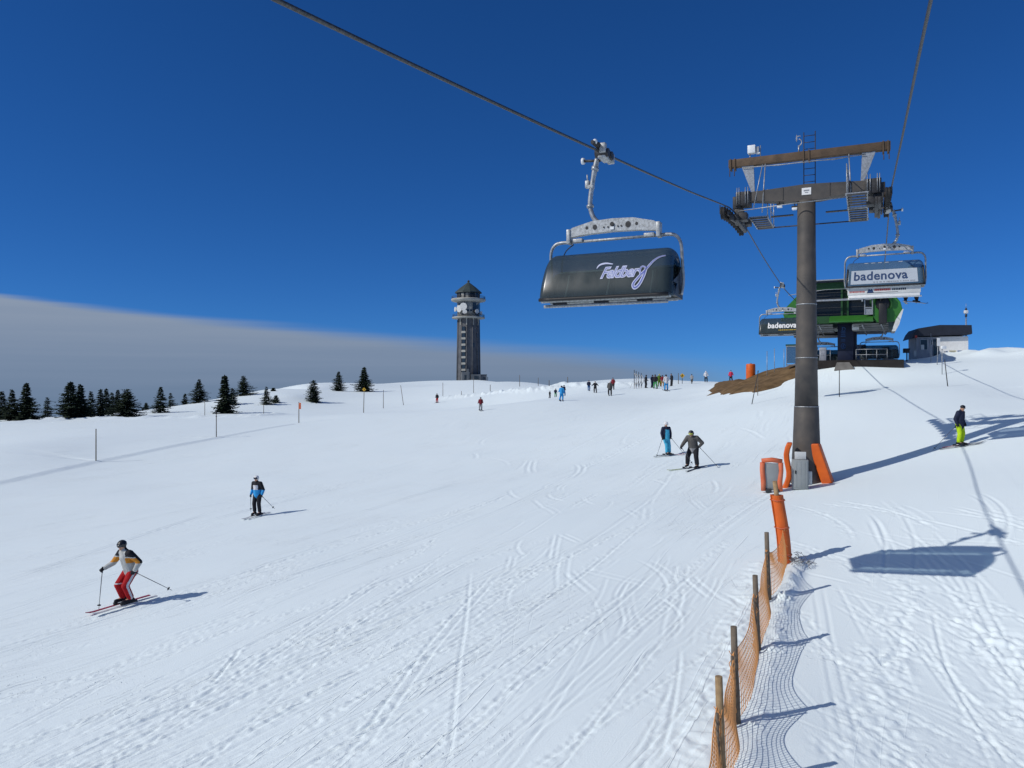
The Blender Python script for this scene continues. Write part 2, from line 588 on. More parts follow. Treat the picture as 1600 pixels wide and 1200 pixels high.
def vnoise(x, y, seed):
    """smooth value noise"""
    xi = np.floor(x).astype(np.int64); yi = np.floor(y).astype(np.int64)
    fx = x - xi; fy = y - yi
    fx = fx * fx * (3 - 2 * fx); fy = fy * fy * (3 - 2 * fy)
    def h(a, b):
        n = (a * 374761393 + b * 668265263 + seed * 974634777) & 0x7fffffff
        n = ((n ^ (n >> 13)) * 1274126177) & 0x7fffffff
        n = n ^ (n >> 16)
        return (n & 0xffff) / 65535.0
    return (h(xi, yi) * (1 - fx) + h(xi + 1, yi) * fx) * (1 - fy) + (h(xi, yi + 1) * (1 - fx) + h(xi + 1, yi + 1) * fx) * fy - 0.5


def build_snow():
    def axis(lo, hi, step, grow, lo_end, hi_end, big):
        a = list(np.arange(lo, hi + 1e-6, step)); g_lo = 1.013
        s = step
        while a[-1] < hi_end:
            s = min(s * grow, big); a.append(a[-1] + s)
        s = step
        b = [a[0]]
        while b[-1] > lo_end:
            s = min(s * (g_lo if b[-1] > -60 else grow), big); b.append(b[-1] - s)
        return np.array(b[:0:-1] + a)
    xs = axis(-13, 18, 0.037, 1.03, -420, 420, 14)
    ys = [8.0]
    while ys[-1] < 800:
        y = ys[-1]
        ys.append(y + (max(0.038, 0.0033 * y) if y < 70 else min(0.0052 * y * (1 + (y - 70) / 60), 14)))
    back = [8.0]; s = 0.1
    while back[-1] > -150:
        s = min(s * 1.12, 14); back.append(back[-1] - s)
    ys = np.array(back[:0:-1] + ys)
    X, Y = np.meshgrid(xs, ys)
    H = np.empty_like(X)
    for i in range(0, len(ys), 64):
        H[i:i + 64] = Z(X[i:i + 64], Y[i:i + 64])
    near = np.exp(-np.maximum(0, Y - 40) / 60)
    und = vnoise(X / 5, Y / 5, 1) * 0.09 + vnoise(X / 1.7, Y / 2.3, 2) * 0.014
    S_ = X * D2[0] + Y * D2[1]; T_ = X * P2[0] + Y * P2[1]
    und += vnoise(T_ / 0.25, S_ / 5.2, 3) * 0.004 + vnoise(T_ / 0.9, S_ / 9.0, 4) * 0.008
    H += und * np.clip(near, 0.25, 1)
    rng = random.Random(11)
    ridge_w = 0.055

    def window(x0, x1, y0, y1):
        i0, i1 = np.searchsorted(ys, y0), np.searchsorted(ys, y1)
        j0, j1 = np.searchsorted(xs, x0), np.searchsorted(xs, x1)
        return slice(max(0, i0), min(len(ys), i1 + 1)), slice(max(0, j0), min(len(xs), j1 + 1))

    def groove(t, w, a):
        q = t / w
        return a * (0.6 * (-np.exp(-q * q) + 0.75 * np.exp(-((q - 1.7) / 0.8) ** 2) + 0.35 * np.exp(-((q + 1.7) / 0.8) ** 2)))

    def track(c, ang, length, curve, a, w, pair=0.0, rough=0.0):
        """one ski run: a gentle arc through c heading ang (0 = along the lift line)"""
        dx, dy = math.sin(R(25) + ang), math.cos(R(25) + ang)
        hx = abs(dx) * length / 2 + abs(curve) * length * length / 4 + 0.8
        hy = abs(dy) * length / 2 + abs(curve) * length * length / 4 + 0.8
        sl = window(c[0] - hx, c[0] + hx, c[1] - hy, c[1] + hy)
        x = X[sl] - c[0]; y = Y[sl] - c[1]
        if x.size == 0: return
        s = x * dx + y * dy
        t = x * dy - y * dx
        t = t - curve * s * s + 0.015 * np.sin(s * 0.9 + c[0] * 3) + 0.004 * np.sin(s * 3.1 + c[1])
        e = np.clip((length / 2 - np.abs(s)) / (0.18 * length), 0, 1)
        w_ = max(w * 0.6, 0.0033 * c[1] * 0.75)
        h = groove(t, w_, a)
        if pair: h = h + groove(t - pair, w_, a * 0.8)
        if rough:
            band = np.exp(-(t / (w_ * 4)) ** 2)
            h = h + band * rough * vnoise((x + 50) / 0.065, (y + 50) / 0.075, 7)
        H[sl] += h * e

    # downhill runs left of the fence, all fanning out along the lift line
    for k in range(270):
        px = rng.uniform(-60, 1180); py = rng.uniform(640, 1230) if rng.random() < 0.8 else rng.uniform(900, 1230)
        p = at(px, py)
        if p.y > 75: continue
        fx = FENCE_XY[0].x + (p.y - FENCE_XY[0].y) * 0.47
        if p.y < 21 and p.x > fx - 1.0: continue
        if p.y < 16 and p.x > fx - 3.2 and rng.random() < .75: continue
        big = rng.random()
        L = rng.uniform(1.5, 7) if big < 0.66 else rng.uniform(7, 20)
        a = rng.uniform(0.006, 0.016) if big < 0.72 else rng.uniform(0.014, 0.030)
        left = max(0, (700 - px) / 700)
        track((p.x, p.y), rng.gauss(0.10 + 0.32 * left, 0.12), L, rng.gauss(0, 0.010) if L > 5 else rng.gauss(0, 0.03), a, rng.uniform(0.035, 0.07),
              rng.uniform(0.16, 0.4) if rng.random() < 0.45 else 0, rng.choice((0, 0, 0.018, 0.03)))
    # skidded turns in the middle of the piste
    for k in range(80):
        p = at(rng.gauss(930, 120), rng.uniform(740, 1010))
        if p.x > FENCE_XY[0].x + (p.y - FENCE_XY[0].y) * 0.47 - 0.8: continue
        track((p.x, p.y), rng.gauss(0.0, 0.45), rng.uniform(1.2, 3.5), rng.gauss(0, 0.11), rng.uniform(0.008, 0.019), rng.uniform(0.04, 0.06),
              rng.uniform(0.12, 0.3) if rng.random() < 0.6 else 0, 0)
    for k in range(70):                                                    # churned patches far up the piste
        p = at(rng.uniform(600, 1240), rng.uniform(640, 740))
        track((p.x, p.y), rng.gauss(0.3, 0.5), rng.uniform(2, 7), rng.gauss(0, 0.04), rng.uniform(0.010, 0.022), 0.06, 0.3 if rng.random() < .5 else 0)
    # named runs that the eye picks out
    def run(a, b, curve, amp, w, pair=0.0, rough=0.0):
        A, B = at(*a), at(*b)
        v = B - A
        ang = math.atan2(v.x, v.y) - R(25)
        track(((A.x + B.x) / 2, (A.y + B.y) / 2), ang, math.hypot(v.x, v.y) * 1.12, curve, amp, w, pair, rough)
    run((752, 1200), (1105, 872), 0.0, 0.028, 0.06, 0.30)
    run((150, 1200), (600, 900), 0.001, 0.026, 0.07, 0.28, 0.03)
    run((520, 1200), (760, 900), 0.004, 0.026, 0.06, 0.22, 0.03)
    run((0, 912), (330, 800), 0.0, 0.026, 0.06, 0.25)
    run((0, 960), (300, 860), 0.0, 0.020, 0.06)
    run((0, 1145), (180, 1050), 0.0, 0.024, 0.06, 0.25)
    run((700, 1200), (735, 900), 0.0, 0.022, 0.05)
    run((1040, 1190), (1068, 1020), -0.02, 0.028, 0.05, 0.0)
    run((985, 1190), (1050, 1080), -0.01, 0.020, 0.05)
    run((330, 1070), (380, 1010), 0.0, 0.030, 0.06, 0, 0.05)
    # runs right of the fence, sweeping in under the lift
    for k in range(70):
        p = at(rng.uniform(1270, 1640), rng.uniform(770, 1230))
        track((p.x, p.y), rng.gauss(-0.55, 0.22), rng.uniform(1.5, 6), rng.gauss(-0.02, 0.02), rng.uniform(0.007, 0.018), rng.uniform(0.035, 0.06),
              rng.uniform(0.15, 0.3) if rng.random() < 0.4 else 0, rng.choice((0, 0, 0.03)))
    run((1440, 960), (1560, 1200), -0.030, 0.036, 0.06, 0.0, 0.0)
    run((1445, 1000), (1545, 1130), -0.02, 0.024, 0.05, 0.25)
    run((1500, 950), (1600, 1090), -0.02, 0.030, 0.06, 0.0, 0.03)
    run((1510, 900), (1640, 1110), -0.02, 0.026, 0.06, 0.2, 0.02)
    run((1375, 805), (1395, 905), 0.03, 0.030, 0.05)
    run((1420, 800), (1440, 900), 0.03, 0.020, 0.05)
    run((1560, 770), (1590, 860), 0.05, 0.030, 0.07, 0.3)
    run((1285, 920), (1345, 1190), 0.0, 0.018, 0.05, 0.2)
    # churned trail through the middle of the lift lane
    for a, b, w in (((1425, 905), (1380, 1030), 0.5), ((1380, 1030), (1375, 1200), 0.6), ((1500, 930), (1540, 1010), .35), ((1560, 1000), (1610, 1130), .4)):
        A, B = at(*a), at(*b)
        sl = window(min(A.x, B.x) - 1.6, max(A.x, B.x) + 1.6, min(A.y, B.y) - .8, max(A.y, B.y) + .8)
        mask = np.zeros_like(X[sl])
        for k in range(30):
            f = rng.random()
            x = A.x + (B.x - A.x) * f + rng.gauss(0, w * 0.4); y = A.y + (B.y - A.y) * f + rng.gauss(0, 0.1)
            mask = np.maximum(mask, np.exp(-(((X[sl] - x) / 0.24) ** 2 + ((Y[sl] - y) / 0.30) ** 2)))
        H[sl] += mask * (0.055 * vnoise(X[sl] / 0.095, Y[sl] / 0.105, 21) + 0.03 * vnoise(X[sl] / 0.22, Y[sl] / 0.25, 22))
    # shovelled bank of lumpy snow along the foot of the fence (more on the lift side)
    for i in range(len(FENCE_XY) - 1):
        A, B = FENCE_XY[i], FENCE_XY[i + 1]
        sl = window(min(A.x, B.x) - 2, max(A.x, B.x) + 2, min(A.y, B.y) - 2, max(A.y, B.y) + 2)
        x, y = X[sl], Y[sl]
        vx, vy = B.x - A.x, B.y - A.y
        LL = vx * vx + vy * vy
        u = ((x - A.x) * vx + (y - A.y) * vy) / LL
        ok = (u >= 0) & (u < 1)
        t = ((x - A.x) * vy - (y - A.y) * vx) / math.sqrt(LL)           # + on the right
        r1 = np.exp(-((t - 0.28) / 0.20) ** 2)
        l1 = np.exp(-((t + 0.5) / 0.35) ** 2)
        lump = vnoise(x / 0.11, y / 0.11, 31) + 0.8 * vnoise(x / 0.25, y / 0.25, 32)
        far = min(1.0, max(0.25, (A.y - 10) / 8))
        H[sl] += ok * (r1 * (0.15 * far + 0.10 * lump * far) + l1 * (0.03 + 0.05 * lump))
    # the piste edge on the left: the groomed lane lies a little lower
    edge = [at(*p) for p in ((-200, 803), (0, 755), (150, 722), (338, 685), (460, 663), (520, 656))]
    for i in range(len(edge) - 1):
        A, B = edge[i], edge[i + 1]
        sl = window(min(A.x, B.x) - 8, max(A.x, B.x) + 8, min(A.y, B.y) - 8, max(A.y, B.y) + 8)
        x, y = X[sl], Y[sl]
        vx, vy = B.x - A.x, B.y - A.y
        LL = vx * vx + vy * vy
        u = ((x - A.x) * vx + (y - A.y) * vy) / LL
        ok = (u >= 0) & (u < 1)
        t = ((x - A.x) * vy - (y - A.y) * vx) / math.sqrt(LL)
        fade = 1.0 if i < 3 else (0.75 if i == 3 else 0.3)
        H[sl] += ok * fade * np.where(t < 0, 0.13 * np.exp(np.minimum(0, t) / 3.0), 0.13 * np.exp(-(t / 0.20) ** 2))
    # ploughed banks: below the tower, beside the spruces, on the right hand brow
    def bank(pts, h, w, sc, seed):
        q = [at(*p) for p in pts]
        for i in range(len(q) - 1):
            A, B = q[i], q[i + 1]
            sl = window(min(A.x, B.x) - 12, max(A.x, B.x) + 12, min(A.y, B.y) - 12, max(A.y, B.y) + 12)
            x, y = X[sl], Y[sl]
            vx, vy = B.x - A.x, B.y - A.y
            u = np.clip(((x - A.x) * vx + (y - A.y) * vy) / (vx * vx + vy * vy), 0, 1)
            dist = np.hypot(x - A.x - u * vx, y - A.y - u * vy)
            H[sl] = np.maximum(H[sl], Z(x, y) + h * np.exp(-(dist / w) ** 2) * (0.45 + 1.3 * np.abs(vnoise(x / sc, y / sc, seed)) + .7 * vnoise(x / sc * 2.3, y / sc * 2.3, seed + 1)))
    bank([(690, 622), (760, 616), (830, 610), (870, 606)], 0.5, 1.5, 1.0, 41)
    bank([(880, 602), (960, 602), (985, 602)], 0.45, 3, 1.6, 43)
    bank([(0, 663), (110, 656), (240, 654), (400, 651), (440, 648)], 0.45, 1.3, 1.0, 45)
    bank([(1560, 553), (1600, 553), (1660, 551)], 0.75, 2.2, 4, 47)
    bank([(1490, 553), (1512, 551)], 0.45, 1.2, 2, 49)
    # mesh
    ny, nx = X.shape
    co = np.stack([X, Y, H], -1).reshape(-1, 3).astype(np.float32)
    idx = np.arange(nx * ny).reshape(ny, nx)
    quads = np.stack([idx[:-1, :-1], idx[:-1, 1:], idx[1:, 1:], idx[1:, :-1]], -1).reshape(-1, 4)
    me = bpy.data.meshes.new('snowfield')
    me.vertices.add(len(co)); me.vertices.foreach_set('co', co.ravel())
    me.loops.add(quads.size); me.loops.foreach_set('vertex_index', quads.ravel().astype(np.int32))
    me.polygons.add(len(quads))
    me.polygons.foreach_set('loop_start', np.arange(0, quads.size, 4, dtype=np.int32))
    me.polygons.foreach_set('loop_total', np.full(len(quads), 4, np.int32))
    me.polygons.foreach_set('use_smooth', np.ones(len(quads), bool))
    me.update(calc_edges=True)
    o = bpy.data.objects.new('snowfield', me)
    COL.objects.link(o)
    o['kind'] = 'structure'
    # snow: white, with fine streaks of grooming along the lift line and loose grains
    m = bpy.data.materials.new('snow')
    m.use_nodes = True
    t = m.node_tree; L = t.links.new
    b = t.nodes['Principled BSDF']
    b.inputs['Roughness'].default_value = 0.62
    b.inputs['Specular IOR Level'].default_value = 0.22
    tc = N(t, 'ShaderNodeTexCoord')
    def noise(scale, detail=3.0, vec=None, rough=0.55):
        n = N(t, 'ShaderNodeTexNoise')
        n.inputs['Scale'].default_value = scale
        n.inputs['Detail'].default_value = detail
        n.inputs['Roughness'].default_value = rough
        L(vec or tc.outputs['Object'], n.inputs['Vector'])
        return n.outputs[0]
    def streak(rot, sc):
        mp = N(t, 'ShaderNodeMapping')
        mp.vector_type = 'TEXTURE'
        mp.inputs['Rotation'].default_value = (0, 0, rot)
        mp.inputs['Scale'].default_value = sc
        wv = N(t, 'ShaderNodeVectorMath', operation='ADD')
        n = N(t, 'ShaderNodeTexNoise')
        n.inputs['Scale'].default_value = 0.12
        L(tc.outputs['Object'], n.inputs['Vector'])
        sc_ = N(t, 'ShaderNodeVectorMath', operation='SCALE')
        sc_.inputs['Scale'].default_value = 1.1
        L(n.outputs['Color'], sc_.inputs[0])
        L(tc.outputs['Object'], wv.inputs[0]); L(sc_.outputs[0], wv.inputs[1])
        L(wv.outputs[0], mp.inputs['Vector'])
        return mp.outputs[0]
    def peak(v, lo, hi):
        mr = N(t, 'ShaderNodeMapRange', interpolation_type='SMOOTHSTEP')
        mr.inputs['From Min'].default_value = lo; mr.inputs['From Max'].default_value = hi
        L(v, mr.inputs['Value'])
        return mr.outputs[0]
    patch = noise(0.35, 4.0)
    pm = peak(patch, 0.40, 0.62)
    pm2 = peak(noise(0.22, 3.0), 0.44, 0.62)
    pm3 = peak(noise(0.5, 2.0, streak(LIFT - 0.15, (0.5, 3.0, 1))), 0.46, 0.64)
    # thin ski lines of several passes, each a sparse set of sharp-edged strokes
    h = M(t, 'MULTIPLY', peak(noise(1.0, 1.0, streak(LIFT - 0.06, (0.055, 6.5, 1))), 0.62, 0.69), M(t, 'MULTIPLY_ADD', pm3, 0.010, 0.001))
    h = M(t, 'SUBTRACT', h, M(t, 'MULTIPLY', peak(noise(1.0, 1.0, streak(LIFT - 0.22, (0.05, 5.0, 1))), 0.63, 0.69), M(t, 'MULTIPLY_ADD', pm, 0.008, 0.001)))
    h = M(t, 'ADD', h, M(t, 'MULTIPLY', M(t, 'MULTIPLY', peak(noise(1.0, 1.0, streak(LIFT - 0.42, (0.06, 4.5, 1))), 0.62, 0.69), pm2), 0.009))
    h = M(t, 'SUBTRACT', h, M(t, 'MULTIPLY', M(t, 'MULTIPLY', peak(noise(1.0, 1.0, streak(LIFT + 0.35, (0.055, 2.5, 1))), 0.66, 0.71), M(t, 'MULTIPLY', pm2, pm)), 0.004))
    # the lift lane right of the fence sees hardly any of these downhill strokes
    sp = N(t, 'ShaderNodeSeparateXYZ')
    L(tc.outputs['Object'], sp.inputs[0])
    across = M(t, 'MULTIPLY_ADD', sp.outputs[0], float(P2[0]), M(t, 'MULTIPLY', sp.outputs[1], float(P2[1])))
    lane = N(t, 'ShaderNodeMapRange')
    lane.inputs['From Min'].default_value = -2.8; lane.inputs['From Max'].default_value = -1.4
    lane.inputs['To Min'].default_value = 1.0; lane.inputs['To Max'].default_value = 0.18
    L(across, lane.inputs['Value'])
    h = M(t, 'MULTIPLY', h, lane.outputs[0])
    h = M(t, 'ADD', h, M(t, 'MULTIPLY', noise(34, 3.0), 0.006))
    h = M(t, 'ADD', h, M(t, 'MULTIPLY', M(t, 'MULTIPLY', peak(noise(13, 3.0), 0.60, 0.72), M(t, 'MULTIPLY', pm, pm2)), 0.014))
    bp = N(t, 'ShaderNodeBump')
    bp.inputs['Strength'].default_value = 0.85
    bp.inputs['Distance'].default_value = 1.0
    L(h, bp.inputs['Height'])
    L(bp.outputs[0], b.inputs['Normal'])
    mix = N(t, 'ShaderNodeMix', data_type='RGBA')
    mix.inputs[6].default_value = (0.80, 0.90, 0.935, 1)
    mix.inputs[7].default_value = (0.845, 0.93, 0.955, 1)
    L(patch, mix.inputs[0])
    L(mix.outputs[2], b.inputs['Base Color'])
    me.materials.append(m)
    MATS['snow'] = m
    return o


SNOW = build_snow()


def poly_in(x, y, poly):
    c = False
    n = len(poly)
    for i in range(n):
        x1, y1 = poly[i]; x2, y2 = poly[(i + 1) % n]
        if (y1 > y) != (y2 > y) and x < (x2 - x1) * (y - y1) / (y2 - y1) + x1:
            c = not c
    return c


def build_bank():
    """the bare strip of earth and flattened grass the wind has kept free of snow"""
    px = [(1108, 612), (1118, 604), (1140, 596), (1160, 588), (1185, 579), (1205, 574.5), (1232, 571), (1266, 570), (1300, 569.5), (1320, 571), (1300, 574), (1272, 577), (1252, 584),
          (1234, 594), (1226, 603), (1206, 607), (1185, 612), (1150, 615), (1125, 615)]
    q = [at(*p) for p in px]
    poly = [(p.x, p.y) for p in q]
    x0, x1 = min(p[0] for p in poly), max(p[0] for p in poly)
    y0, y1 = min(p[1] for p in poly), max(p[1] for p in poly)
    st = 0.28
    xs = np.arange(x0 - 1, x1 + 1, st); ys = np.arange(y0 - 1, y1 + 1, st)
    X, Y = np.meshgrid(xs, ys)
    jx = X + 1.3 * vnoise(X / 1.1, Y / 1.1, 61) + .6 * vnoise(X / .4, Y / .4, 64); jy = Y + 1.6 * vnoise(X / 1.3, Y / 1.3, 62)
    inside = np.array([[poly_in(a, b, poly) for a, b in zip(ra, rb)] for ra, rb in zip(jx, jy)])
    k = inside.astype(float)
    dep = k.copy()
    for _ in range(5):
        dep = dep * 0.5 + 0.125 * (np.roll(dep, 1, 0) + np.roll(dep, -1, 0) + np.roll(dep, 1, 1) + np.roll(dep, -1, 1))
    H = Z(X, Y) - 0.14 + 0.40 * dep + 0.10 * vnoise(X / .8, Y / .8, 63) * dep
    mb = MB()
    idx = {}
    for i in range(len(ys) - 1):
        for j in range(len(xs) - 1):
            if dep[i:i + 2, j:j + 2].max() > 0.12:
                f = []
                for a, b in ((i, j), (i, j + 1), (i + 1, j + 1), (i + 1, j)):
                    if (a, b) not in idx:
                        idx[(a, b)] = len(mb.v)
                        mb.v.append((X[a, b], Y[a, b], H[a, b]))
                    f.append(idx[(a, b)])
                mb.f.append(tuple(f)); mb.m.append(0); mb.sm.append(True)
    mat('earth', (0.20, 0.130, 0.068), 0.95, 0, 0.1, 0.0, 1.4, 0.6, 7, color2=(0.085, 0.056, 0.030), detail=9)
    o = mb.build('earth_bank', 'earth', fix=False)
    o['kind'] = 'structure'


build_bank()

# ------------------------------------------------------------------ chairlift: line geometry
# each rope in plan: x = x30 + 0.4664 (y - 30); heights at chosen distances
SLOPE = 0.4663


def line_pts(x30, table):
    return [Vector((x30 + SLOPE * (y - 30), y, z)) for y, z in table]


def smooth_path(pts, per=14):
    """Catmull-Rom through points."""
    out = []
    n = len(pts)
    for i in range(n - 1):
        p0 = pts[max(i - 1, 0)]; p1 = pts[i]; p2 = pts[i + 1]; p3 = pts[min(i + 2, n - 1)]
        for k in range(per):
            t = k / per
            out.append(0.5 * ((2 * p1) + (p2 - p0) * t + (2 * p0 - 5 * p1 + 4 * p2 - p3) * t * t + (3 * p1 - p0 - 3 * p2 + p3) * t ** 3))
    out.append(pts[-1])
    return out


LEFT_ROPE = line_pts(8.5, [(-30, 0.2), (-10, 1.75), (0, 2.72), (7.1, 3.55), (15.73, 4.74), (23, 5.8), (29.0, 6.74), (30.5, 6.92), (32.2, 6.98), (33.7, 6.93), (40, 6.48), (47.9, 6.12), (53, 6.1), (59, 6.2)])
RIGHT_ROPE = line_pts(14.75, [(-30, 0.2), (-10, 2.1), (0, 3.3), (9.6, 4.8), (18, 5.82), (27.6, 7.02), (29, 7.12), (30.8, 7.1), (32.6, 6.86), (40, 6.35), (50, 6.1), (58, 6.15)])


def rope(pts, label):
    path = smooth_path(pts, 10)
    # resample: finely where the lay of the strands can be seen
    seglen = [0.0]
    for a, b in zip(path, path[1:]): seglen.append(seglen[-1] + (b - a).length)
    rings = []
    s = 0.0
    i = 0
    while s < seglen[-1]:
        while seglen[i + 1] < s: i += 1
        p = path[i].lerp(path[i + 1], (s - seglen[i]) / max(1e-6, seglen[i + 1] - seglen[i]))
        rings.append((s, p))
        s += 0.03 if 4 < p.y < 20 else 0.25
    seg = 24
    vs = []; fs = []
    for k, (s, p) in enumerate(rings):
        q = rings[min(k + 1, len(rings) - 1)][1] - rings[max(k - 1, 0)][1]
        q.normalize()
        a = q.cross(Vector((0, 0, 1))).normalized(); b = a.cross(q)
        for j in range(seg):
            th = 2 * math.pi * j / seg
            tw = 6 * th - s * 2 * math.pi * 6 / 0.36
            r = 0.0215 + (0.004 * abs(math.cos(tw / 2)) if 3 < p.y < 21 else 0.003)
            vs.append(p + (a * math.cos(th) + b * math.sin(th)) * r)
    for k in range(len(rings) - 1):
        for j in range(seg):
            fs.append((k * seg + j, k * seg + (j + 1) % seg, (k + 1) * seg + (j + 1) % seg, (k + 1) * seg + j))
    mb = MB(); mb.add(vs, fs, 0, True)
    return tag(mb.build('haul_rope', 'rope', fix=False), label, 'cable', 'steel ropes of the chairlift')


rope(LEFT_ROPE, 'dark steel rope sloping across the sky that carries the smoked empty chair')
rope(RIGHT_ROPE, 'dark steel rope rising steeply to the top edge above the chair with the white panel')

# ------------------------------------------------------------------ pylon
PB = Vector((11.5, 30.0, gz(11.5, 30.0)))


def build_pylon():
    zb = PB.z
    W = lambda z: z - zb                                                # world height -> local
    t = thing('lift_pylon', 'tall dark grey steel lift pylon with crossarms and sheaves, orange pads at its foot', 'lift pylon', PB, LIFT)
    m = MB()
    m.lathe([(0.62, -0.6), (0.60, 0.0), (0.545, W(-3.0)), (0.50, W(-2.2)), (0.455, W(-0.9)), (0.445, W(-0.88))], 40)
    m.build('lower_column', 'pylon', t)
    m = MB()
    m.lathe([(0.44, W(-0.88)), (0.40, W(1.0)), (0.375, W(3.1)), (0.345, W(5.2)), (0.335, W(7.15))], 40)
    c = m.build('upper_column', 'pylon', t)
    for z, r in ((-0.88, .462), (1.02, .412), (3.1, .386)):
        s = MB(); s.lathe([(r - .03, -0.018), (r, -0.018), (r, 0.018), (r - .03, 0.018)], 40, center=(0, 0, W(z))); s.build('flange_ring', 'galv', c)
    # crossarm: box beam, deep in the middle, tapering to both ends
    m = MB()
    up = [(-2.1, W(7.66)), (0, W(7.76)), (2.1, W(7.66))]
    lo = [(2.1, W(7.32)), (0.5, W(7.12)), (-0.5, W(7.12)), (-2.1, W(7.32))]
    m.prism(up + lo, 'y', -0.24, 0.24)
    arm = m.build('crossarm', 'pylon', t)
    for x in (-1.55, -0.85, 0.85, 1.55):
        m = MB()
        m.prism([(x - .012, W(7.30) - .06), (x + .012, W(7.30) - .06), (x + .012, W(7.72)), (x - .012, W(7.72))], 'y', -0.262, 0.262)
        m.build('stiffener_rib', 'pylon', arm)
    for sx in (-1, 1):
        m = MB()
        m.box((sx * 2.36, 0, W(7.42)), (0.56, 0.62, 0.56), mi=0, bev=.02)
        m.box((sx * 2.62, 0, W(7.3)), (0.3, 0.44, 0.5), mi=0, bev=.02)
        for y in (-.34, .34):
            for dx in (-.2, -.1, .14, .22):
                m.cyl((sx * (2.36 + dx), y, W(7.2)), (sx * (2.36 + dx), y, W(7.86)), 0.016, seg=6, mi=1)
        m.build('arm_end', ('steel_dark', 'galv'), arm)
    m = MB(); m.box((0.02, -0.255, W(7.47)), (0.34, 0.02, 0.27), mi=0); m.box((0.02, -0.268, W(7.5)), (0.2, 0.008, 0.05), mi=1); m.box((0.02, -0.268, W(7.42)), (0.12, 0.008, 0.03), mi=1)
    m.build('number_plate', ('white_paint', 'grey_ink'), t)
    # maintenance beam over the arm
    m = MB()
    m.box((0, 0, W(8.92)), (5.9, 0.26, 0.32), bev=.015)
    for x in (-2.86, -2.7, 2.7, 2.86, -.1, .1): m.box((x, 0, W(8.88)), (0.05, 0.33, 0.44))
    for x in (-2.9, -2.72, 2.72, 2.9): m.cyl((x, -.1, W(8.4)), (x, -.1, W(8.75)), .018, seg=6)
    beam = m.build('maintenance_beam', 'rust_paint', t)
    m = MB(); m.tube([(-2.4, -.1, W(8.72)), (-1, -.1, W(8.64)), (0, -.1, W(8.68)), (1, -.1, W(8.62)), (2.1, -.1, W(8.70))], 0.016, 6); m.tube([(-2.4, -.14, W(8.68)), (0, -.14, W(8.63)), (2.1, -.14, W(8.66))], 0.012, 6)
    m.build('cable_run', 'galv', beam)
    for sx in (-1, 1):
        m = MB()
        a = [(sx * 2.45, W(8.78)), (sx * 1.98, W(8.78)), (sx * 1.93, W(7.68)), (sx * 2.05, W(7.68))]
        m.prism(a if sx > 0 else a[::-1], 'y', -0.09, 0.09)
        m.build('beam_strut', 'galv', t)
    # ladder standing up through both beams
    m = MB()
    for x in (-0.12, 0.30): m.cyl((x, 0.36, W(7.5)), (x, 0.36, W(9.95)), 0.02, seg=6)
    for k in range(9): m.cyl((-0.12, 0.36, W(7.72) + k * 0.26), (0.30, 0.36, W(7.72) + k * 0.26), 0.014, seg=6)
    m.build('ladder', 'steel_dark', t)
    m = MB()
    m.cyl((-0.28, 0, W(9.05)), (-0.28, 0, W(9.35)), .03, seg=8)
    m.tube([(-0.28 + 0.11 * math.sin(a), 0, W(9.47) - 0.13 * math.cos(a)) for a in [k * math.pi / 9 for k in range(10)]], 0.02, 8)
    m.cyl((-0.36, 0, W(9.5)), (-0.36, 0, W(9.78)), .014, seg=6); m.box((-0.36, 0, W(9.62)), (.05, .05, .12)); m.box((-.3, 0, W(9.72)), (.16, .03, .03))
    m.build('lifting_hook', 'galv', beam)
    m = MB()
    m.box((-2.05, -0.05, W(9.4)), (0.30, 0.24, 0.32), mi=0, bev=.015)
    m.box((-1.83, 0.0, W(9.38)), (0.12, 0.2, 0.22), mi=1); m.box((-1.80, 0, W(9.24)), (.14, .16, .05), mi=0)
    m.cyl((-2.12, 0, W(8.95)), (-2.12, 0, W(9.3)), .022, seg=6, mi=1); m.cyl((-1.72, 0, W(8.95)), (-1.72, 0, W(9.55)), .018, seg=6, mi=1)
    m.build('sensor_box', ('lamp_white', 'galv'), beam)
    # guard frames and catwalks beside the sheaves
    for sx in (-1, 1):
        m = MB()
        u0, u1 = (1.50, 2.16)
        for k in range(12):
            y = -2.2 + k * 0.44
            if abs(y) < 0.33 or (sx < 0 and y < .3): continue
            m.box((sx * (u0 + u1) / 2, y, W(6.72)), (u1 - u0, 0.20, 0.035), mi=0)
        for u in (u0, u1): m.box((sx * u, 0.2 if sx > 0 else 1.5, W(6.745)), (0.045, 5.0 if sx > 0 else 2.3, 0.07), mi=1)
        for y in ((-2.2, 0.25, 2.6) if sx > 0 else (.4, 2.6)): m.box((sx * (u0 + u1) / 2, y, W(6.76)), (u1 - u0 + .1, 0.05, 0.08), mi=1)
        cw = m.build('catwalk', ('steel_dark', 'galv'), t)
        m = MB()
        for y in ((-2.2, -0.35, 0.35, 1.6, 2.65) if sx > 0 else (.4, 1.6, 2.65)): m.cyl((sx * u0, y, W(6.72)), (sx * u0, y, W(7.86)), 0.02, seg=6)
        for z in (7.25, 7.84):
            if sx > 0: m.cyl((sx * u0, -2.2, W(z)), (sx * u0, -.35, W(z)), 0.018, seg=6)
            m.cyl((sx * u0, .35, W(z)), (sx * u0, 2.65, W(z)), 0.018, seg=6)
        m.build('handrail', 'galv', cw)
        m = MB()
        m.cyl((sx * 1.62, -.3, W(6.8)), (sx * 1.52, -.1, W(8.78)), .024, seg=6); m.cyl((sx * 1.95, -.3, W(7.0)), (sx * 1.62, -.1, W(8.78)), .02, seg=6) if sx < 0 else m.cyl((sx * 1.5, -.34, W(6.6)), (sx * 1.5, -.34, W(8.1)), .03, seg=6)
        m.build('hanger_rod', 'galv', t)
        # sheave train: eight grooved wheels on rocker beams under the rope
        tr = MB()
        uc = sx * 2.83
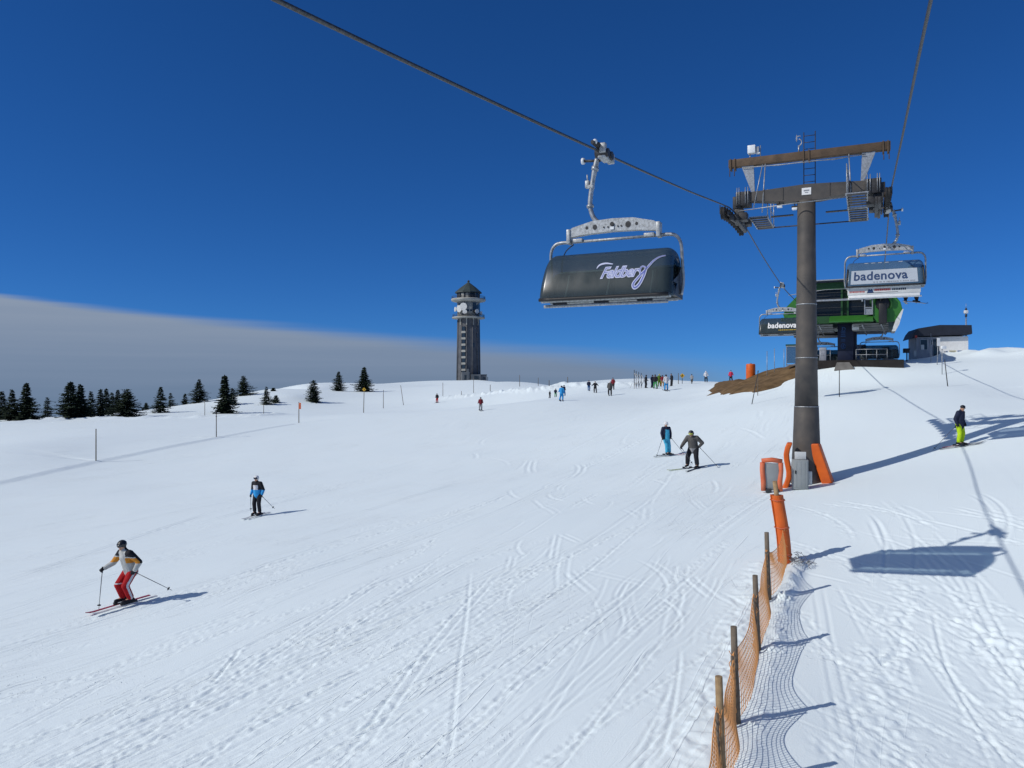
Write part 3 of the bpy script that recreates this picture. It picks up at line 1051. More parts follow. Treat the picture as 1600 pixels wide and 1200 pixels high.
        path = LEFT_ROPE if sx < 0 else RIGHT_ROPE
        def ropez(v):
            y = PB.y + v * D2[1] - uc * D2[0] * 0 - (uc * math.sin(R(25)))
            for a, b in zip(path, path[1:]):
                if a.y <= y <= b.y: return W(a.z + (b.z - a.z) * (y - a.y) / (b.y - a.y))
            return W(7)
        wheels = [-2.0 + k * 0.56 for k in range(9)] if sx < 0 else [-1.9 + k * 0.54 for k in range(8)]
        for a, b in zip(wheels[::2], wheels[1::2]):
            tr.box((uc - sx * .16, (a + b) / 2, (ropez(a) + ropez(b)) / 2 - .27), (0.06, 0.74, 0.15), rot=(math.atan2(ropez(b) - ropez(a), b - a), 0, 0), bev=.01)
        for i in range(0, 8, 4):
            if i + 3 < len(wheels):
                a, b = wheels[i], wheels[i + 3]
                tr.box((uc - sx * .26, (a + b) / 2, (ropez(a) + ropez(b)) / 2 - .42), (0.10, 1.5, 0.2), rot=(math.atan2(ropez(b) - ropez(a), b - a), 0, 0), bev=.01)
        tr.box((uc - sx * .36, 0.0, ropez(0) - .45), (0.12, 2.6, 0.26), bev=.01)
        tr.box((uc - sx * .30, 0.0, ropez(0) - .2), (0.34, 0.4, 0.6), bev=.01)
        tr.box((uc - sx * .55, -.6, ropez(0) - .34), (0.3, .5, 0.3), bev=.02); tr.box((uc - sx * .5, .9, ropez(.9) - .3), (0.24, .6, 0.24), bev=.02)
        for k, v in enumerate(wheels):
            tr.box((uc + sx * .13, v, ropez(v) - .1), (.02, .08, .34))
        st = tr.build('sheave_train', 'steel_dark', t)
        for v in wheels:
            w = MB()
            cz = ropez(v) - 0.245
            w.tube([(uc - .09, v, cz), (uc - .075, v, cz), (uc - .03, v, cz), (uc, v, cz), (uc + .03, v, cz), (uc + .075, v, cz), (uc + .09, v, cz)], [.20, .245, .235, .215, .235, .245, .20], 20, 0)
            w.tube([(uc - .11, v, cz), (uc + .11, v, cz)], .06, 10, 1)
            w.build('sheave_wheel', ('rubber', 'rust_paint'), st)
    # cross ties, lamps and planks under the arm
    m = MB()
    m.cyl((-1.5, 2.6, W(6.72)), (1.5, 2.6, W(6.72)), 0.028, seg=6)
    m.build('cross_tie', 'steel_dark', t)
    m = MB(); m.tube([(-2.5, -.6, W(6.86)), (-.5, -.6, W(6.97)), (1.6, -.6, W(7.02))], 0.018, 6); m.build('tie_rod', 'galv', t)
    for a, b in ((-1.5, -.62), (.62, 1.5)):
        m = MB(); m.box(((a + b) / 2, 1.7, W(7.0)), (abs(b - a), .2, .035)); m.box(((a + b) / 2 - .05, 1.85, W(7.03)), (abs(b - a) * .7, .14, .03)); m.build('plank', 'steel_dark', t)
    for x, z in ((-.98, 7.0), (-.42, 6.86)):
        m = MB(); m.cyl((x, -.1, W(z)), (x, -.1, W(z) + .24), .02, seg=6, mi=0); m.box((x, -.12, W(z)), (.2, .14, .09), mi=1, bev=.02); m.box((x + .02, -.05, W(z) + .1), (.28, .1, .05), mi=0)
        m.build('floodlight', ('steel_dark', 'lamp_white'), t)
    return t


build_pylon()


def cloth_pad(name, label, cat, p, rz, w, h, d, bend, matn='orange_pad'):
    """padded mat standing on the snow and leaning with a bend"""
    m = MB()
    n = 8
    secs = []
    for k in range(n + 1):
        f = k / n
        secs.append((bend(f), f * h))
    outline = []
    for x, z in secs: outline.append((x - w / 2, z))
    for x, z in reversed(secs): outline.append((x + w / 2, z))
    m.prism(outline, 'y', -d / 2, d / 2)
    o = m.build(name, matn)
    o.location = p; o.rotation_euler = (0, 0, rz)
    bv = o.modifiers.new('round', 'BEVEL'); bv.width = 0.05; bv.segments = 3; bv.limit_method = 'ANGLE'
    return tag(o, label, cat)


def at_dist(px, y):
    """Point on the snow at distance y on the sight line column px"""
    x = (px - 800) / F * y
    return Vector((x, y, gz(x, y)))


p = at_dist(1228, 29.4)
cloth_pad('safety_pad', 'orange crash mat bulging at the left foot of the lift pylon', 'safety pad', p - Vector((0, 0, .08)), R(-20), 0.20, 1.75, 0.75,
          lambda f: -0.05 + 0.22 * f + 0.10 * math.sin(f * 6.0))
p = at_dist(1286, 29.5)
cloth_pad('safety_pad', 'orange crash mat leaning against the right foot of the lift pylon', 'safety pad', p - Vector((0, 0, .08)), R(-32), 0.40, 1.55, 0.5,
          lambda f: 0.20 - 0.52 * f)


def build_frame_pad():
    p = at_dist(1206, 28.4)
    p.z = (600 - 765) / F * 28.4
    t = thing('padded_barrier', 'low padded frame with faded orange edges round a grey panel, left of the pylon', 'padded frame', p, R(-12))
    m = MB()
    m.tube([(-.30, 0, -.05), (-.30, 0, .3), (-.34, 0, .75), (-.33, 0, 1.0)], [.085, .095, .09, .09], 12)
    m.tube([(.30, 0, -.05), (.28, 0, .3), (.33, 0, .7), (.31, 0, 1.0)], [.085, .095, .08, .09], 12)
    m.tube([(-.36, 0, 1.06), (0, 0, 1.10), (.36, 0, 1.05)], [.085, .09, .085], 12)
    m.build('edge_pad', 'orange_faded', t)
    m = MB(); m.box((0, .02, .47), (.50, .08, 1.0), bev=.015); m.build('centre_panel', 'cabinet', t)
    m = MB(); m.box((-.12, -.03, -.03), (.2, .2, .14)); m.box((.15, -.02, -.03), (.16, .2, .12)); m.build('foot_block', 'steel_dark', t)


build_frame_pad()


def build_cabinet():
    p = at_dist(1250, 28.55)
    p.z = (600 - 763) / F * 28.55
    t = thing('electric_cabinet', 'pale grey electric cabinet standing on the snow in front of the pylon foot', 'cabinet', p, R(-16))
    m = MB(); m.box((0, 0, .52), (.56, .36, 1.1), bev=.012); m.build('housing', 'cabinet', t)
    m = MB(); m.box((0, -.186, .54), (.50, .015, 1.0), bev=.004)
    for x in (-.13, .02, .16): m.box((x, -.196, .54), (.006, .008, .96), mi=0)
    d = m.build('door', 'cabinet', t)
    m = MB(); m.box((-.17, -.205, .62), (.04, .03, .12), bev=.006); m.build('handle', 'black_plastic', d)
    m = MB(); m.box((0.01, -.02, 1.22), (.40, .03, .28), mi=0, bev=.006); m.cyl((-.12, 0, .9), (-.12, 0, 1.3), .015, seg=6, mi=1); m.cyl((.14, 0, .9), (.14, 0, 1.3), .015, seg=6, mi=1)
    m.build('instruction_plate', ('white_dirty', 'galv'), t)
    m = MB(); m.box((.36, .12, .38), (.14, .14, .5), bev=.02); m.build('junction_box', 'white_dirty', t)


build_cabinet()

# ------------------------------------------------------------------ chairs
# cross-section of the bubble in (y, z); the bulging side looks towards -y
BUB = [(0.42, -2.42), (0.40, -2.16), (0.22, -2.05), (-0.08, -2.06), (-0.34, -2.16), (-0.52, -2.36), (-0.64, -2.62), (-0.72, -2.88), (-0.74, -3.06)]


def bub_curve():
    pts = smooth_path([Vector((0, a, b)) for a, b in BUB], 5)
    return [(p.y, p.z) for p in pts]


BC = bub_curve()


def bubble_mesh(W, mi=0):
    m = MB()
    n = len(BC)
    cy, cz = -0.12, -2.70
    xs = []
    for k in range(9): xs.append((-W + 0.30 * (1 - math.cos(k / 8 * math.pi / 2)), math.sin(k / 8 * math.pi / 2)))
    stations = [(-W + 0.15 * (1 - math.cos(a)), 0.74 + 0.26 * math.sin(a)) for a in [k * math.pi / 2 / 8 for k in range(9)]]
    stations += [(-W + .15 + (2 * W - .37) * k / 10, 1.0) for k in range(1, 10)]
    stations += [(W - 0.22 * (1 - math.cos(a)), 0.66 + 0.34 * math.sin(a)) for a in [(8 - k) * math.pi / 2 / 8 for k in range(9)]]
    vs = []
    for x, s in stations:
        for y, z in BC:
            zz = z if z < cz else cz + (z - cz) * s
            lean = 0.0
            vs.append((x * (1 - 0.055 * max(0, (zz + 3.0))), cy + (y - cy) * s, zz))
    S = len(stations)
    fs = [(i * n + j, i * n + j + 1, (i + 1) * n + j + 1, (i + 1) * n + j) for i in range(S - 1) for j in range(n - 1)]
    fs += [tuple(j for j in range(n)), tuple((S - 1) * n + j for j in range(n - 1, -1, -1))]
    m.add(vs, fs, mi, True)
    return m


def bub_point(x, s, off):
    """point on the outer face at arc position s (0 = lower front edge, going up)"""
    p = list(reversed(BC))
    acc = 0.0
    for (y0, z0), (y1, z1) in zip(p, p[1:]):
        L = math.hypot(y1 - y0, z1 - z0)
        if acc + L >= s:
            f = (s - acc) / L
            ny, nz = -(z1 - z0) / L, (y1 - y0) / L
            if ny > 0: ny, nz = -ny, -nz
            ny, nz = (-(z1 - z0) / L, (y1 - y0) / L)
            y = y0 + f * (y1 - y0); z = z0 + f * (z1 - z0)
            return Vector((x * (1 - 0.055 * max(0, (z + 3.0))), y + off * ny, z + off * nz))
        acc += L
    return Vector((x, p[-1][0], p[-1][1]))


def fine(verts2d, faces, longest=0.055):
    bm = bmesh.new()
    vv = [bm.verts.new((v[0], v[1], 0)) for v in verts2d]
    for f in faces:
        try: bm.faces.new([vv[i] for i in f])
        except ValueError: pass
    bmesh.ops.triangulate(bm, faces=bm.faces[:])
    for _ in range(5):
        e = [x for x in bm.edges if x.calc_length() > longest]
        if not e: break
        bmesh.ops.subdivide_edges(bm, edges=e, cuts=1)
        bmesh.ops.triangulate(bm, faces=bm.faces[:])
    bm.verts.index_update()
    r = [(v.co.x, v.co.y) for v in bm.verts], [tuple(v.index for v in f.verts) for f in bm.faces]
    bm.free()
    return r


def on_bubble(mb, verts2d, faces, off, mi):
    verts2d, faces = fine(verts2d, faces)
    mb.add([bub_point(v[0], v[1], off) for v in verts2d], faces, mi)


def strip(x0, x1, s0, s1, nx=12, ns=6):
    vs = [(x0 + (x1 - x0) * i / nx, s0 + (s1 - s0) * j / ns) for i in range(nx + 1) for j in range(ns + 1)]
    fs = [(i * (ns + 1) + j, (i + 1) * (ns + 1) + j, (i + 1) * (ns + 1) + j + 1, i * (ns + 1) + j + 1) for i in range(nx) for j in range(ns)]
    return vs, fs


def hanger_parts(t, side, cx):
    """grip, hanger arm bowed to the outer side, galvanised spreader beam and side bows"""
    m = MB()
    m.tube([(0, -.62, .04), (0, -.3, .07), (0, 0, .09), (0, .3, .07), (0, .62, .04)], [.04, .065, .09, .065, .035], 10, 0)
    m.box((-.06 * side, 0, -.05), (.20, .42, .24), mi=1, bev=.03)
    m.box((-.10 * side, -.22, .02), (.16, .12, .20), mi=1, bev=.02); m.box((-.12 * side, .25, -.08), (.16, .12, .20), mi=1, bev=.02)
    for y in (-.15, .1): m.cyl((-.22 * side, y, -.06), (.1 * side, y, -.06), .085, seg=14, mi=0)
    m.ball((-.02 * side, -.5, .08), .055, mi=2)
    g = m.build('grip', ('steel_dark', 'galv_bright', 'lamp_white'), t)
    m = MB(); m.cyl((.05 * side, 0, -.16), (.44 * side, 0, -.13), .028, seg=8, mi=0); m.cyl((.44 * side, 0, -.13), (.50 * side, 0, -.125), .065, seg=14, mi=1)
    m.build('guide_roller', ('steel_dark', 'lamp_white'), g)
    arm = smooth_path([Vector(q) for q in ((.12 * side, 0, -.12), (.20 * side, 0, -.42), (.28 * side, 0, -.85), (.29 * side, 0, -1.10), (.20 * side, 0, -1.33), (.02 * side, 0, -1.46), (cx + .06 * side * -1, 0, -1.52))], 5)
    m = MB(); m.tube(arm, [.062] * 6 + [.055] * (len(arm) - 6), 12)
    for i in (3, 14): m.tube([arm[i], arm[i + 1]], .085, 12)
    a = m.build('hanger_arm', 'galv', t)
    m = MB(); m.box((.36 * side, 0, -.62), (.10, .09, .16), bev=.015); m.cyl((.36 * side, 0, -.55), (.37 * side, 0, -.42), .015, seg=6); m.box((.27 * side, 0, -.68), (.12, .12, .06)); m.build('latch_box', 'galv_bright', a)
    # spreader beam: bowed plate with lightening holes
    m = MB()
    W = 1.08
    top = [(-W, -1.56), (-W + .1, -1.50), (-.5, -1.40), (0, -1.38), (.5, -1.40), (W - .1, -1.50), (W, -1.56)]
    low = [(W, -1.70), (.6, -1.655), (0, -1.64), (-.6, -1.655), (-W, -1.70)]
    m.prism([(cx + x, z) for x, z in top + low], 'y', -.07, .07, mi=0)
    for x, r in ((-.62, .035), (-.42, .055), (.38, .065), (.58, .035)): m.cyl((cx + x, -.074, -1.53), (cx + x, .074, -1.53), r, seg=14, mi=1)
    for x in (-.2, -.1, .14, .22): m.cyl((cx + x, -.085, -1.55), (cx + x, .085, -1.55), .018, seg=8, mi=1)
    m.cyl((cx, -.10, -1.50), (cx, .10, -1.50), .045, seg=12, mi=1); m.box((cx, -.08, -1.58), (.09, .02, .06), mi=2)
    b = m.build('spreader_beam', ('galv_bright', 'steel_dark', 'lamp_white'), t)
    m = MB()
    for s in (-1, 1):
        m.box((cx + s * W, 0, -1.68), (.09, .2, .30), bev=.012, mi=0); m.box((cx + s * (W - .22), 0, -1.77), (.24, .12, .08), bev=.01, mi=0)
    m.cyl((cx - W, 0, -1.79), (cx + W, 0, -1.79), .028, seg=10, mi=0)
    m.build('torsion_bar', 'galv_bright', b)
    for s in (-1, 1):
        q = [Vector(v) for v in ((cx + s * W, .02, -1.79), (cx + s * 1.28, .02, -1.78), (cx + s * 1.46, .02, -1.82), (cx + s * 1.57, .03, -1.98), (cx + s * 1.585, .08, -2.3), (cx + s * 1.60, .12, -2.7), (cx + s * 1.56, .10, -2.98))]
        m = MB(); m.tube(smooth_path(q, 5), .036, 10); m.build('side_bow', 'galv', t)
    q = [Vector(v) for v in ((cx - 1.0, .05, -1.83), (cx - 1.2, .07, -1.95), (cx - 1.3, .08, -2.15), (cx - 1.32, .1, -2.4))]
    m = MB(); m.tube(smooth_path(q, 5), .012, 6); m.build('hose', 'black_plastic', t)


def seat_parts(t, cx, fy):
    """seat row and footrest; fy = -1 when the riders look towards -y"""
    m = MB()
    for k in range(6):
        x = cx - 1.25 + k * 0.5
        m.box((x, -.30 * -fy * 0 + .16 * -fy, -2.68), (.494, .10, .56), rot=(R(10) * fy, 0, 0), bev=.03)
        m.box((x, .10 * fy, -2.98), (.47, .50, .10), bev=.03)
    m.build('seat_row', 'seat', t)
    for s in (-1, 1):
        m = MB()
        pr = [(-.55, -3.02), (.30, -3.06), (.34, -2.55), (.20, -2.42), (-.1, -2.62), (-.58, -2.80)]
        m.prism([(a, b) for a, b in pr], 'x', cx + s * 1.50 - .04, cx + s * 1.50 + .04)
        m.build('side_panel', 'black_plastic', t)
    m = MB()
    m.cyl((cx - 1.5, .05, -3.06), (cx + 1.5, .05, -3.06), .04, seg=10)
    m.box((cx, -.62, -3.07), (3.04, .05, .06), bev=.012)
    m.cyl((cx - 1.42, .20 * -fy, -2.39), (cx + 1.42, .20 * -fy, -2.39), .028, seg=8)
    f = m.build('seat_frame', 'galv_bright', t)


def restraint(t, cx, y=-.60):
    m = MB()
    m.cyl((cx - 1.45, y, -3.17), (cx + 1.45, y, -3.17), .032, seg=10, mi=0)
    m.cyl((cx - 1.35, y + .12, -3.10), (cx + 1.35, y + .12, -3.10), .022, seg=8, mi=0)
    for x in (-1.0, 0.0, 1.0):
        m.box((cx + x - .06, y - .005, -3.12), (.34, .05, .035), mi=1); m.tube([(cx + x - .12, y, -3.16), (cx + x + .02, y - .02, -3.02)], .014, 6, 1)
    bar = m.build('footrest_bar', ('galv_bright', 'black_plastic'), t)
    for x in (-1.0, 0.0, 1.0):
        q = MB(); q.tube([(cx + x, y + .14, -3.0), (cx + x + .03, y + .28, -2.66), (cx + x + .02, y + .34, -2.52)], .017, 8, 0); q.build('restraint_post', 'cream', bar)


def lift_chair(kind, loc, label, cx, side, yaw=0.0):
    t = thing('lift_chair', label, 'chairlift chair', loc, LIFT + yaw, 'chairs of the six seat lift')
    t.scale = (0.875, 1, 1)
    hanger_parts(t, side, cx)
    W = 1.56
    if kind == 'smoked' or kind == 'smoked_name':
        seat_parts(t, cx, -1)
        b = bubble_mesh(W); ob = b.build('bubble_hood', 'smoked', t, fix=False); ob.location.x = cx
        m = MB()                                                                 # dark sill round the lower edge
        m.tube([bub_point(x, .012, .01) for x in np.linspace(-W + .05, W - .05, 12)], .035, 8)
        o = m.build('hood_sill', 'black_plastic', ob)
        restraint(t, cx)
        m = MB()
        if kind == 'smoked':
            vs, fs = text_geo('Feldber', 0.34, 0.42, 0.016, 0.90)
            on_bubble(m, [(v.x * 0.92 + .36, v.y + .50) for v in vs], fs, .012, 0)
            vs, fs = text_geo('Feldber', 0.34, 0.42, -0.008, 0.90)
            on_bubble(m, [(v.x * 0.92 + .36, v.y + .50) for v in vs], fs, .017, 1)
            # the long flourish of the last letter: down in a loop, then up to the right
            def ribbon(pts, w, off, mi):
                q = smooth_path([Vector((a, b, 0)) for a, b in pts], 7)
                vs2 = []
                for i, pnt in enumerate(q):
                    d = (q[min(i + 1, len(q) - 1)] - q[max(i - 1, 0)]).normalized()
                    k = w * (0.35 + 0.65 * math.sin(math.pi * min(1, max(0, (i + .5) / len(q)))))
                    nrm_ = Vector((-d.y, d.x, 0)) * k
                    vs2 += [(pnt.x + nrm_.x, pnt.y + nrm_.y), (pnt.x - nrm_.x, pnt.y - nrm_.y)]
                on_bubble(m, vs2, [(2 * i, 2 * i + 1, 2 * i + 3, 2 * i + 2) for i in range(len(q) - 1)], off, mi)
            sw = [(.99, .58), (.90, .60), (.855, .52), (.89, .44), (.97, .49), (1.0, .59), (.95, .40), (.85, .22), (.75, .16), (.72, .24), (.84, .38), (1.0, .54), (1.14, .70), (1.28, .80), (1.42, .83)]
            ribbon(sw, .036, .012, 0)
            ribbon(sw, .013, .017, 1)
            ribbon([(-.18, .62), (-.12, .70), (.02, .73), (.2, .70)], .022, .013, 0)
            m.build('lettering', ('lilac_ink', 'blue_ink'), ob)
        else:
            vs, fs = text_geo('badenova', 0.50, 0.0, 0.016, 1.02)
            on_bubble(m, [(v.x + .02, v.y + .52) for v in vs], fs, .012, 0)
            m.build('lettering', ('white_paint',), ob)
            m = MB()
            x = -.2
            rng = random.Random(3)
            while x < 1.0:
                w = rng.uniform(.05, .12)
                v2, f2 = strip(x, x + w, .20, .25, 1, 1); on_bubble(m, v2, f2, .013, 0); x += w + .035
            m.build('lettering', 'yellow_ink', ob)
    if kind == 'panel':
        # seen from behind: the raised hood carries a white advertising sheet, below it the back of the seats
        seat_parts(t, cx, 1)
        b = bubble_mesh(W); ob = b.build('bubble_hood', 'blue_acrylic', t, fix=False); ob.location.x = cx
        m = MB()
        v2, f2 = strip(-1.34, 1.26, .10, .66); on_bubble(m, v2, f2, .008, 0)
        st = m.build('advert_sheet', 'advert_film', ob, fix=False)
        m = MB()
        vs, fs = text_geo('badenova', 0.50, 0.0, 0.010, 1.05)
        on_bubble(m, [(v.x * 1.06 - .18, v.y + .40) for v in vs], fs, .016, 0)
        m.build('lettering', 'navy_ink', st)
        m = MB(); rng = random.Random(5); x = -.45
        while x < 1.15:
            w = rng.uniform(.03, .09); v2, f2 = strip(x, x + w, .135, .17, 1, 1); on_bubble(m, v2, f2, .014, 0); x += w + rng.choice((.02, .02, .06))
        m.build('lettering', 'grey_ink', st)
        m = MB(); m.tube([bub_point(x, .01, .012) for x in np.linspace(-W + .03, W - .03, 12)], .032, 8)
        for s in (-1, 1): m.tube([bub_point(s * (W - .06), q, .0) for q in np.linspace(0.0, .75, 8)], .03, 8)
        m.build('hood_sill', 'black_plastic', ob)
        for s0 in np.linspace(-.75, 1.2, 8):
            if abs(s0 - .4) < .12: continue
            m = MB()
            v2, f2 = strip(s0 - .08, s0 + .08, 1.045, 1.08, 2, 1); on_bubble(m, v2, f2, .01, 0)
            m.build('edge_stripe', 'lamp_white', ob)
        m = MB(); m.box((cx - .05, -.62, -3.22), (2.82, .04, .26), bev=.01); bo = m.build('back_board', 'white_dirty', t)
        m = MB(); m.box((cx - .05, -.60, -3.40), (2.76, .05, .12), bev=.01); m.cyl((cx - 1.45, -.55, -3.47), (cx + 1.4, -.55, -3.47), .03, seg=8); m.build('lower_rail', 'white_paint', t)
        m = MB(); y = -.645
        v = [(cx - .70, y, -3.30), (cx - .42, y, -3.30), (cx - .50, y, -3.14), (cx - .56, y, -3.18), (cx - .62, y, -3.13)]
        m.add(v, [(0, 1, 2, 3, 4)], 0)
        rng = random.Random(8)
        x = cx - 1.38
        while x < cx - .80: w = rng.uniform(.02, .05); m.box((x + w / 2, y, -3.235), (w, .004, rng.uniform(.04, .07)), mi=1); x += w + .018
        x = cx - .40
        while x < cx + .18: w = rng.uniform(.04, .07); m.box((x + w / 2, y, -3.185), (w, .004, .075), mi=1); x += w + .014
        x = cx + .28
        while x < cx + .78: w = rng.uniform(.03, .06); m.box((x + w / 2, y, -3.19), (w, .004, .07), mi=2); x += w + .02
        m.box((cx - .1, y, -3.29), (1.2, .004, .012), mi=2)
        m.build('advert_print', ('navy_ink', 'red_ink', 'ski_black'), bo)
    if kind == 'open':
        seat_parts(t, cx, -1)
        b = bubble_mesh(W); ob = b.build('bubble_hood', 'smoked', t, fix=False); ob.location.x = cx
        m = MB(); m.tube([bub_point(x, .012, .01) for x in np.linspace(-W + .05, W - .05, 12)], .03, 8); m.build('hood_sill', 'black_plastic', ob)
        restraint(t, cx)
        m = MB()
        for k in range(6): m.box((cx - 1.25 + k * .5, -.1, -3.28), (.38, .3, .3), bev=.05)
        m.box((cx, .0, -3.46), (2.6, .3, .12), bev=.03)
        m.build('seat_underside', 'black_plastic', t)
    return t


def on_line(x30, y, path):
    for a, b in zip(path, path[1:]):
        if a.y <= y <= b.y:
            return Vector((x30 + SLOPE * (y - 30), y, a.z + (b.z - a.z) * (y - a.y) / (b.y - a.y)))


g1 = on_line(8.5, 15.73, LEFT_ROPE)
lift_chair('smoked', g1, 'empty chair with a smoked bubble hood and a pale script word, hanging nearest', .27, -1)
g2 = Vector((14.75 + SLOPE * (29.2 - 30), 29.2, 6.72))
CHAIR2 = lift_chair('panel', g2, 'chair with a white panel reading badenova in dark blue letters, right of the pylon', -.22, 1)
g3 = on_line(8.5, 47.6, LEFT_ROPE)
lift_chair('smoked_name', g3, 'dark chair with white letters badenova, half hidden behind the pylon', .08, -1)

# ------------------------------------------------------------------ top station
SO = Vector((25.6, 60.0, 1.55))


def build_station():
    t = thing('lift_station', 'green chairlift top station with dark window bays on a navy column, up on the brow', 'lift station', SO, LIFT)
    z0 = SO.z
    W = lambda z: z - z0
    V0, V1 = -2.2, 13.0
    # shell: angular hood, wide at mid height
    out = [(-3.75, W(4.75)), (-3.95, W(5.3)), (-3.75, W(6.0)), (-3.0, W(6.9)), (-2.7, W(7.5)), (-2.4, W(7.75)), (2.4, W(7.75)), (3.15, W(7.55)), (4.2, W(6.1)), (4.35, W(5.5)), (3.95, W(4.7))]
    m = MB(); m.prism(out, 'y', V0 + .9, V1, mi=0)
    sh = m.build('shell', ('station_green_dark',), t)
    m = MB(); m.box((0, (V0 + V1) / 2 + .2, W(7.82)), (5.4, V1 - V0 + .1, .14), mi=0); m.box((-.35, V0 + .2, W(7.90)), (4.6, .3, .08), mi=1)
    m.build('roof', ('roof_dark', 'galv'), sh)
    # front frame
    m = MB()
    m.box((0, V0 + .75, W(7.5)), (5.0, .4, .5), mi=0)
    for x in (-2.35, .20, .62, 2.2): m.box((x, V0 + .72, W(6.2)), (.13, .3, 2.2), mi=0)
    m.build('front_frame', ('station_green_dark',), sh)
    for x0, x1 in ((-2.25, .13), (.69, 2.14)):
        m = MB(); m.box(((x0 + x1) / 2, V0 + .83, W(6.2)), (x1 - x0, .10, 2.1)); w = m.build('window_bay', 'dark_glass', sh)
        m = MB()
        for z in (5.85, 6.75): m.box(((x0 + x1) / 2, V0 + .76, W(z)), (x1 - x0, .04, .035))
        m.build('glazing_bar', 'steel_dark', w)
    # sloping apron in the green as sunlit, fascia in the copy darkened for shade
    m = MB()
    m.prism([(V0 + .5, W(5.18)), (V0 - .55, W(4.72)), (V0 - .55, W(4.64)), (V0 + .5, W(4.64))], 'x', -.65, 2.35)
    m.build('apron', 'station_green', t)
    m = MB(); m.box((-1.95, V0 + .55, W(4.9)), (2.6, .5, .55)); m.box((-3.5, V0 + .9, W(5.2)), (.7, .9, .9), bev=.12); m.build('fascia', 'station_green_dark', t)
    # right and left entrance cheeks
    m = MB()
    m.prism([(2.35, W(5.0)), (2.3, W(7.1)), (3.0, W(7.25)), (4.15, W(6.05)), (4.3, W(5.5)), (3.9, W(4.62)), (2.6, W(4.6))], 'y', V0 + .2, V0 + .95, mi=0)
    m.tube([(2.38, V0 + .18, W(6.0)), (2.5, V0 + .1, W(6.7)), (2.85, V0 + .1, W(6.85)), (3.35, V0 + .1, W(6.6)), (3.6, V0 + .14, W(6.0)), (3.5, V0 + .18, W(5.6))], .10, 8, mi=1)
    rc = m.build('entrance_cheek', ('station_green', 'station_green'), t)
    m = MB(); m.ball((3.0, V0 + .12, W(5.95)), (.50, .22, .55), 0, 2); m.build('entrance_hole', 'black_plastic', rc)
    m = MB()
    m.prism([(-3.8, W(4.85)), (-4.0, W(5.4)), (-3.8, W(5.95)), (-3.0, W(6.8)), (-2.5, W(7.0)), (-2.5, W(4.85))], 'y', V0 + .3, V0 + .95)
    m.box((-3.9, V0 + .1, W(5.0)), (.5, .4, .3), bev=.05); m.box((-3.6, V0 + .15, W(5.75)), (.7, .3, .22), bev=.05)
    m.build('entrance_cheek', 'station_green', t)
    # rails and guide beams across the front
    m = MB(); m.box((-.65, V0 - .05, W(6.35)), (4.6, .12, .13), mi=0); m.box((1.62, V0 - .05, W(6.4)), (.1, .14, .5), mi=0)
    m.build('guide_rail', 'galv', t)
    for x in (-2.45, 2.05):
        m = MB()
        for dx in (-.26, .26): m.box((x + dx, V0 + .1, W(5.75)), (.07, .07, 1.15))
        for z in (5.2, 5.7, 6.3): m.box((x, V0 + .1, W(z)), (.52, .06, .06))
        m.box((x, V0 + .14, W(5.42)), (.46, .03, .4))
        m.build('service_frame', 'galv', t)
    # hold-down sheaves, dark machinery where the rope enters on the right
    m = MB()
    m.box((2.75, V0 - .1, W(6.55)), (1.3, .7, .35), bev=.05)
    for k in range(5): m.cyl((2.25 + .22 * k, V0 - .5, W(6.45)), (2.25 + .22 * k, V0 - .35, W(6.45)), .16, seg=12)
    m.box((3.0, V0 - .1, W(5.2)), (.55, .5, 1.5), bev=.06)
    m.build('rope_guide', 'black_plastic', t)
    # soffits hung under the shell
    m = MB()
    for x0, x1 in ((-3.3, -.45), (1.0, 3.4)):
        for k in range(4): m.box(((x0 + x1) / 2, V0 + .9 + .3 * k, W(4.52) - .14 * k), (x1 - x0, .3, .10))
        m.box(((x0 + x1) / 2, 3, W(4.2)), (x1 - x0, 5, .1))
    m.build('soffit', 'soffit', t)
    m = MB(); m.prism([(3.85, W(4.7)), (4.30, W(5.5)), (4.38, W(5.5)), (4.1, W(4.4)), (3.85, W(3.9)), (3.6, W(3.9))], 'y', V0 + .1, V0 + 3.0); m.build('side_panel', 'white_dirty', t)
    m = MB(); m.box((1.15, V0 + 2.2, W(4.35)), (.5, 2.2, .45), bev=.04); m.build('end_panel', 'white_dirty', t)
    # column
    m = MB(); m.box((.42, 1.2, W(3.1)), (1.15, 2.4, 3.3), bev=.05); m.box((1.02, 1.6, W(3.0)), (.35, 2.2, 3.0), bev=.03); m.box((.7, 1.2, W(1.5)), (1.9, 2.8, .6), bev=.05)
    c = m.build('column', 'navy_steel', t)
    m = MB(); rng = random.Random(4)
    for k in range(3): m.box((.25, -.012, W(4.05) - k * .16), (.34 - .06 * (k % 2), .012, .05))
    m.tube([(.25 + .15 * math.cos(a), -.012, W(4.28) + .15 * math.sin(a)) for a in np.linspace(-2.6, 2.2, 12)], .025, 6); m.box((.2, -.012, W(4.3)), (.05, .012, .2))
    m.tube([(.25 + .15 * math.cos(a), -.012, W(2.95) + .2 * math.sin(a)) for a in np.linspace(0, 2 * math.pi, 14)], .022, 6); m.box((.25, -.012, W(2.95)), (.05, .012, .26)); m.box((.25, -.012, W(3.35)), (.3, .012, .03)); m.box((.25, -.012, W(3.45)), (.3, .012, .03))
    m.build('pictogram', 'sign_blue', c)
    # boarding platform
    m = MB(); m.box((1.3, 2.5, W(1.50)), (6.2, 9.0, .6)); m.box((2.4, -.6, W(1.46)), (4.0, 3.4, .58)); m.build('platform', 'platform', t)
    m = MB(); m.prism([(-.3, W(1.0)), (-.1, W(1.62)), (.75, W(1.62)), (1.2, W(1.0))], 'y', -2.9, -2.0); m.build('footing', 'concrete', t)
